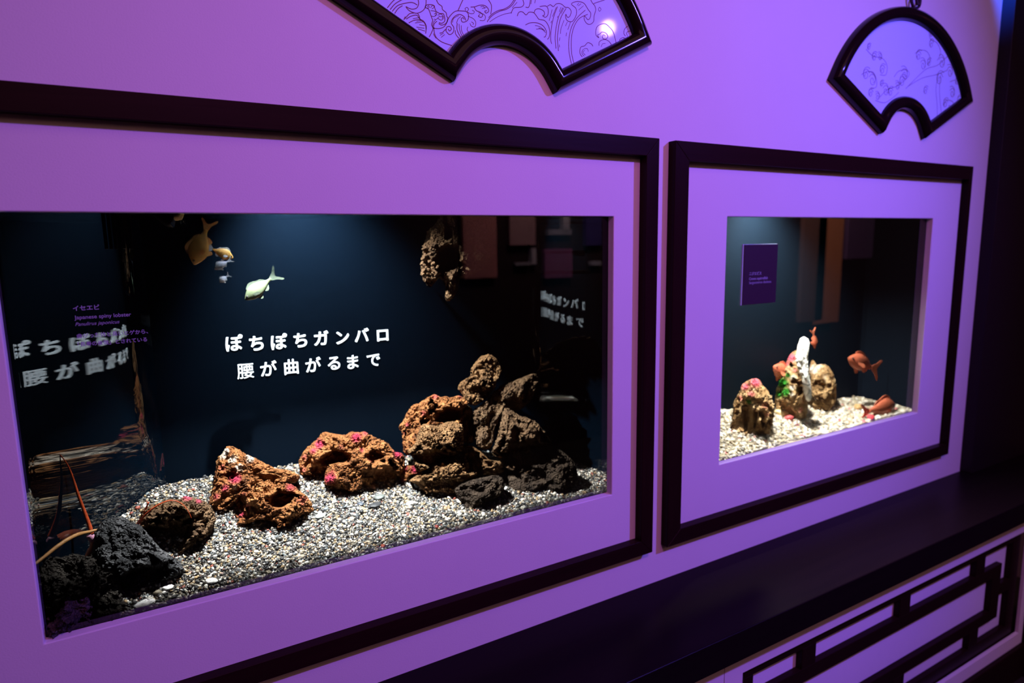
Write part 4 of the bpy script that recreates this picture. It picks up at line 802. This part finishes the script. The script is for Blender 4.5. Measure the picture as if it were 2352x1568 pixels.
R2('green mottled coral rock with a red knob beside the white coral', [(1806, 832), (1818, 812), (1832, 806), (1846, 815), (1854, 850), (1858, 900), (1855, 940), (1848, 962), (1830, 968), (1808, 958), (1786, 940), (1780, 920), (1786, 890), (1797, 862)], None, 0.06, M_R_CORAL, 63, pink=[(1818, 822, 14, 1.0), (1808, 835, 8, 0.8), (1825, 850, 7, 0.7), (1838, 940, 9, 0.5)], green=[(1797, 880, 16, 1.1), (1805, 900, 14, 1.0), (1790, 905, 12, 0.9), (1810, 862, 9, 0.9), (1832, 895, 8, 0.5)], pale=[(1822, 868, 9, 0.8), (1820, 890, 8, 0.7), (1800, 948, 10, 0.7), (1818, 905, 7, 0.7)], cav=[(1836, 896, 9, 14, 0.6)], pits=0.8)
R2('tall white coral branch standing in the middle of the smaller tank', [(1846, 773), (1856, 779), (1860, 792), (1856, 815), (1857, 840), (1861, 870), (1864, 900), (1863, 918), (1853, 920), (1846, 900), (1840, 868), (1832, 846), (1828, 822), (1832, 795), (1838, 779)], 0.10, 0.026, M_R_WHITE, 65, amp=0.7, name='white_coral', sub=6)
R2('round barnacle-crusted brown rock right of the white coral', [(1866, 826), (1876, 836), (1890, 836), (1902, 842), (1914, 860), (1921, 888), (1919, 918), (1908, 942), (1888, 951), (1870, 944), (1860, 925), (1856, 890), (1857, 850)], None, 0.07, M_R_CORAL, 67, pale=[(1870, 848, 14, 0.8), (1880, 842, 10, 0.6), (1895, 865, 10, 0.4), (1870, 915, 9, 0.5)], cav=[(1878, 888, 12, 16, 0.22)], pits=0.9)
stone('pebble', 'yellowish lump of coral rubble at the foot of the green rock', 'rubble', 1796, 955, 12, (0.72, 0.55, 0.28), 33, 0.7, grav2)
stone('pebble', 'red pebble lying in front of the green mottled rock', 'rubble', 1812, 966, 8, (0.5, 0.08, 0.08), 35, 0.8, grav2)
stone('shell', 'brown snail shell on the gravel left of the pink-red fish', 'shell', 1970, 942, 8, (0.42, 0.26, 0.10), 37, 0.9, grav2, asp=1.0)
stone('pebble', 'bright red pebble by the front glass under the pink-red fish', 'rubble', 2004, 965, 7, (0.62, 0.05, 0.07), 39, 0.8, grav2)
stone('pebble', 'dark maroon pebble on the gravel in the middle of the smaller tank', 'rubble', 1830, 979, 4, (0.14, 0.02, 0.03), 41, 0.8, grav2)

# ------------------------------------------------------------------ opposite side of the room (seen mirrored in the glass)
def refl_board(k, p0, p1, col, em=None):
    a, b = at(*p0, 3.04), at(*p1, 3.04); x0, x1 = sorted((a[0], b[0])); z0, z1 = sorted((a[2], b[2]))
    o = MB().box(x0, x1, -3.05, -3.0, z0, z1).build('trim_%d' % k, plain('board_%d' % k, col, 0.7, 0.2, noise=0.08, nscale=3), None, 0.002); tag(o, kind='structure'); return o
refl_board(4, (1062, 440), (1143, 637), (0.55, 0.25, 0.24)); refl_board(5, (1170, 440), (1231, 562), (0.42, 0.28, 0.30))
refl_board(6, (1252, 572), (1315, 636), (0.30, 0.11, 0.28)); refl_board(7, (1347, 440), (1382, 563), (0.06, 0.05, 0.26))
refl_board(8, (1890, 380), (1926, 738), (0.75, 0.34, 0.18)); refl_board(9, (1856, 380), (1889, 735), (0.22, 0.13, 0.11)); refl_board(10, (1958, 380), (2004, 592), (0.16, 0.10, 0.24))

for k, (p0, p1, c) in enumerate((((1222, 570), (1233, 607), (0.5, 0.52, 0.58)), ((1186, 603), (1220, 609), (0.30, 0.32, 0.38)), ((1294, 440), (1309, 530), (0.45, 0.47, 0.52)), ((1260, 527), (1314, 539), (0.30, 0.32, 0.38)), ((1360, 600), (1382, 609), (0.35, 0.4, 0.5)))):
    refl_board(11 + k, p0, p1, c)
# ------------------------------------------------------------------ light
def area(name, loc, target, size, energy, col, spread=None, size_y=None):
    l = bpy.data.lights.new(name, 'AREA'); l.energy = energy; l.color = col; l.size = size
    if size_y: l.shape = 'RECTANGLE'; l.size_y = size_y
    if spread: l.spread = math.radians(spread)
    o = link(bpy.data.objects.new(name, l)); o.location = loc
    o.rotation_euler = (Vector(target) - Vector(loc)).to_track_quat('-Z', 'Y').to_euler(); return o
def spot(name, loc, target, ang, blend, energy, col, rad=0.01):
    l = bpy.data.lights.new(name, 'SPOT'); l.energy = energy; l.color = col; l.spot_size = math.radians(ang); l.spot_blend = blend; l.shadow_soft_size = rad
    o = link(bpy.data.objects.new(name, l)); o.location = loc
    o.rotation_euler = (Vector(target) - Vector(loc)).to_track_quat('-Z', 'Y').to_euler(); return o
BLUE = (0.16, 0.10, 1.0); MAG = (0.85, 0.16, 0.95); WARM = (1.0, 0.45, 0.42)
spot('blue_lamp', (2.45, -1.9, 2.70), (1.05, 0, 1.15), 92, 1.0, 350, BLUE, 0.04)
spot('magenta_lamp', (0.35, -2.0, 2.8), (1.05, 0, 1.1), 90, 1.0, 74, MAG, 0.08)
area('warm_room_glow', (0.9, -2.9, 2.6), (1.0, 0, 1.2), 3.6, 40, WARM)
spot('blue_accent', (2.36, -0.05, 2.66), (2.68, -0.02, 2.36), 30, 1.0, 200, (0.01, 0.09, 1.0), 0.02)
area('board_fill', (2.6, -1.9, 2.85), (3.6, -3.05, 1.9), 0.5, 60, (1.0, 0.6, 0.55))  # unseen light added so the boards show mirrored in the large tank
area('board_fill', (5.0, -1.9, 2.85), (5.6, -3.05, 1.9), 0.5, 60, (1.0, 0.6, 0.55))  # second added light, for the boards mirrored in the smaller tank
# tank lamps
spot('tank_lamp', (0.28, 0.118, 1.755), (0.43, 0.17, 0.9), 94, 1.0, 2150, (1.0, 0.95, 0.86), 0.006)
spot('tank_lamp', (0.30, 0.200, 1.755), (0.38, 0.36, 1.28), 84, 1.0, 900, (0.80, 0.92, 0.95), 0.03)
spot('tank_lamp', (1.72, 0.13, 1.755), (1.80, 0.13, 0.9), 105, 1.0, 1750, (1.0, 0.95, 0.84), 0.02)

wd = bpy.data.worlds.new('room_dark'); SC.world = wd; wd.use_nodes = True
wd.node_tree.nodes['Background'].inputs[0].default_value = (0.05, 0.015, 0.025, 1); wd.node_tree.nodes['Background'].inputs[1].default_value = 0.3
vs = SC.view_settings; vs.view_transform = 'Standard'; vs.look = 'None'; vs.exposure = 0.0; vs.gamma = 1.0
try: vs.use_curve_mapping = False
except Exception: pass
SC.cycles.max_bounces = 8; SC.cycles.transparent_max_bounces = 12; SC.cycles.use_denoising = True
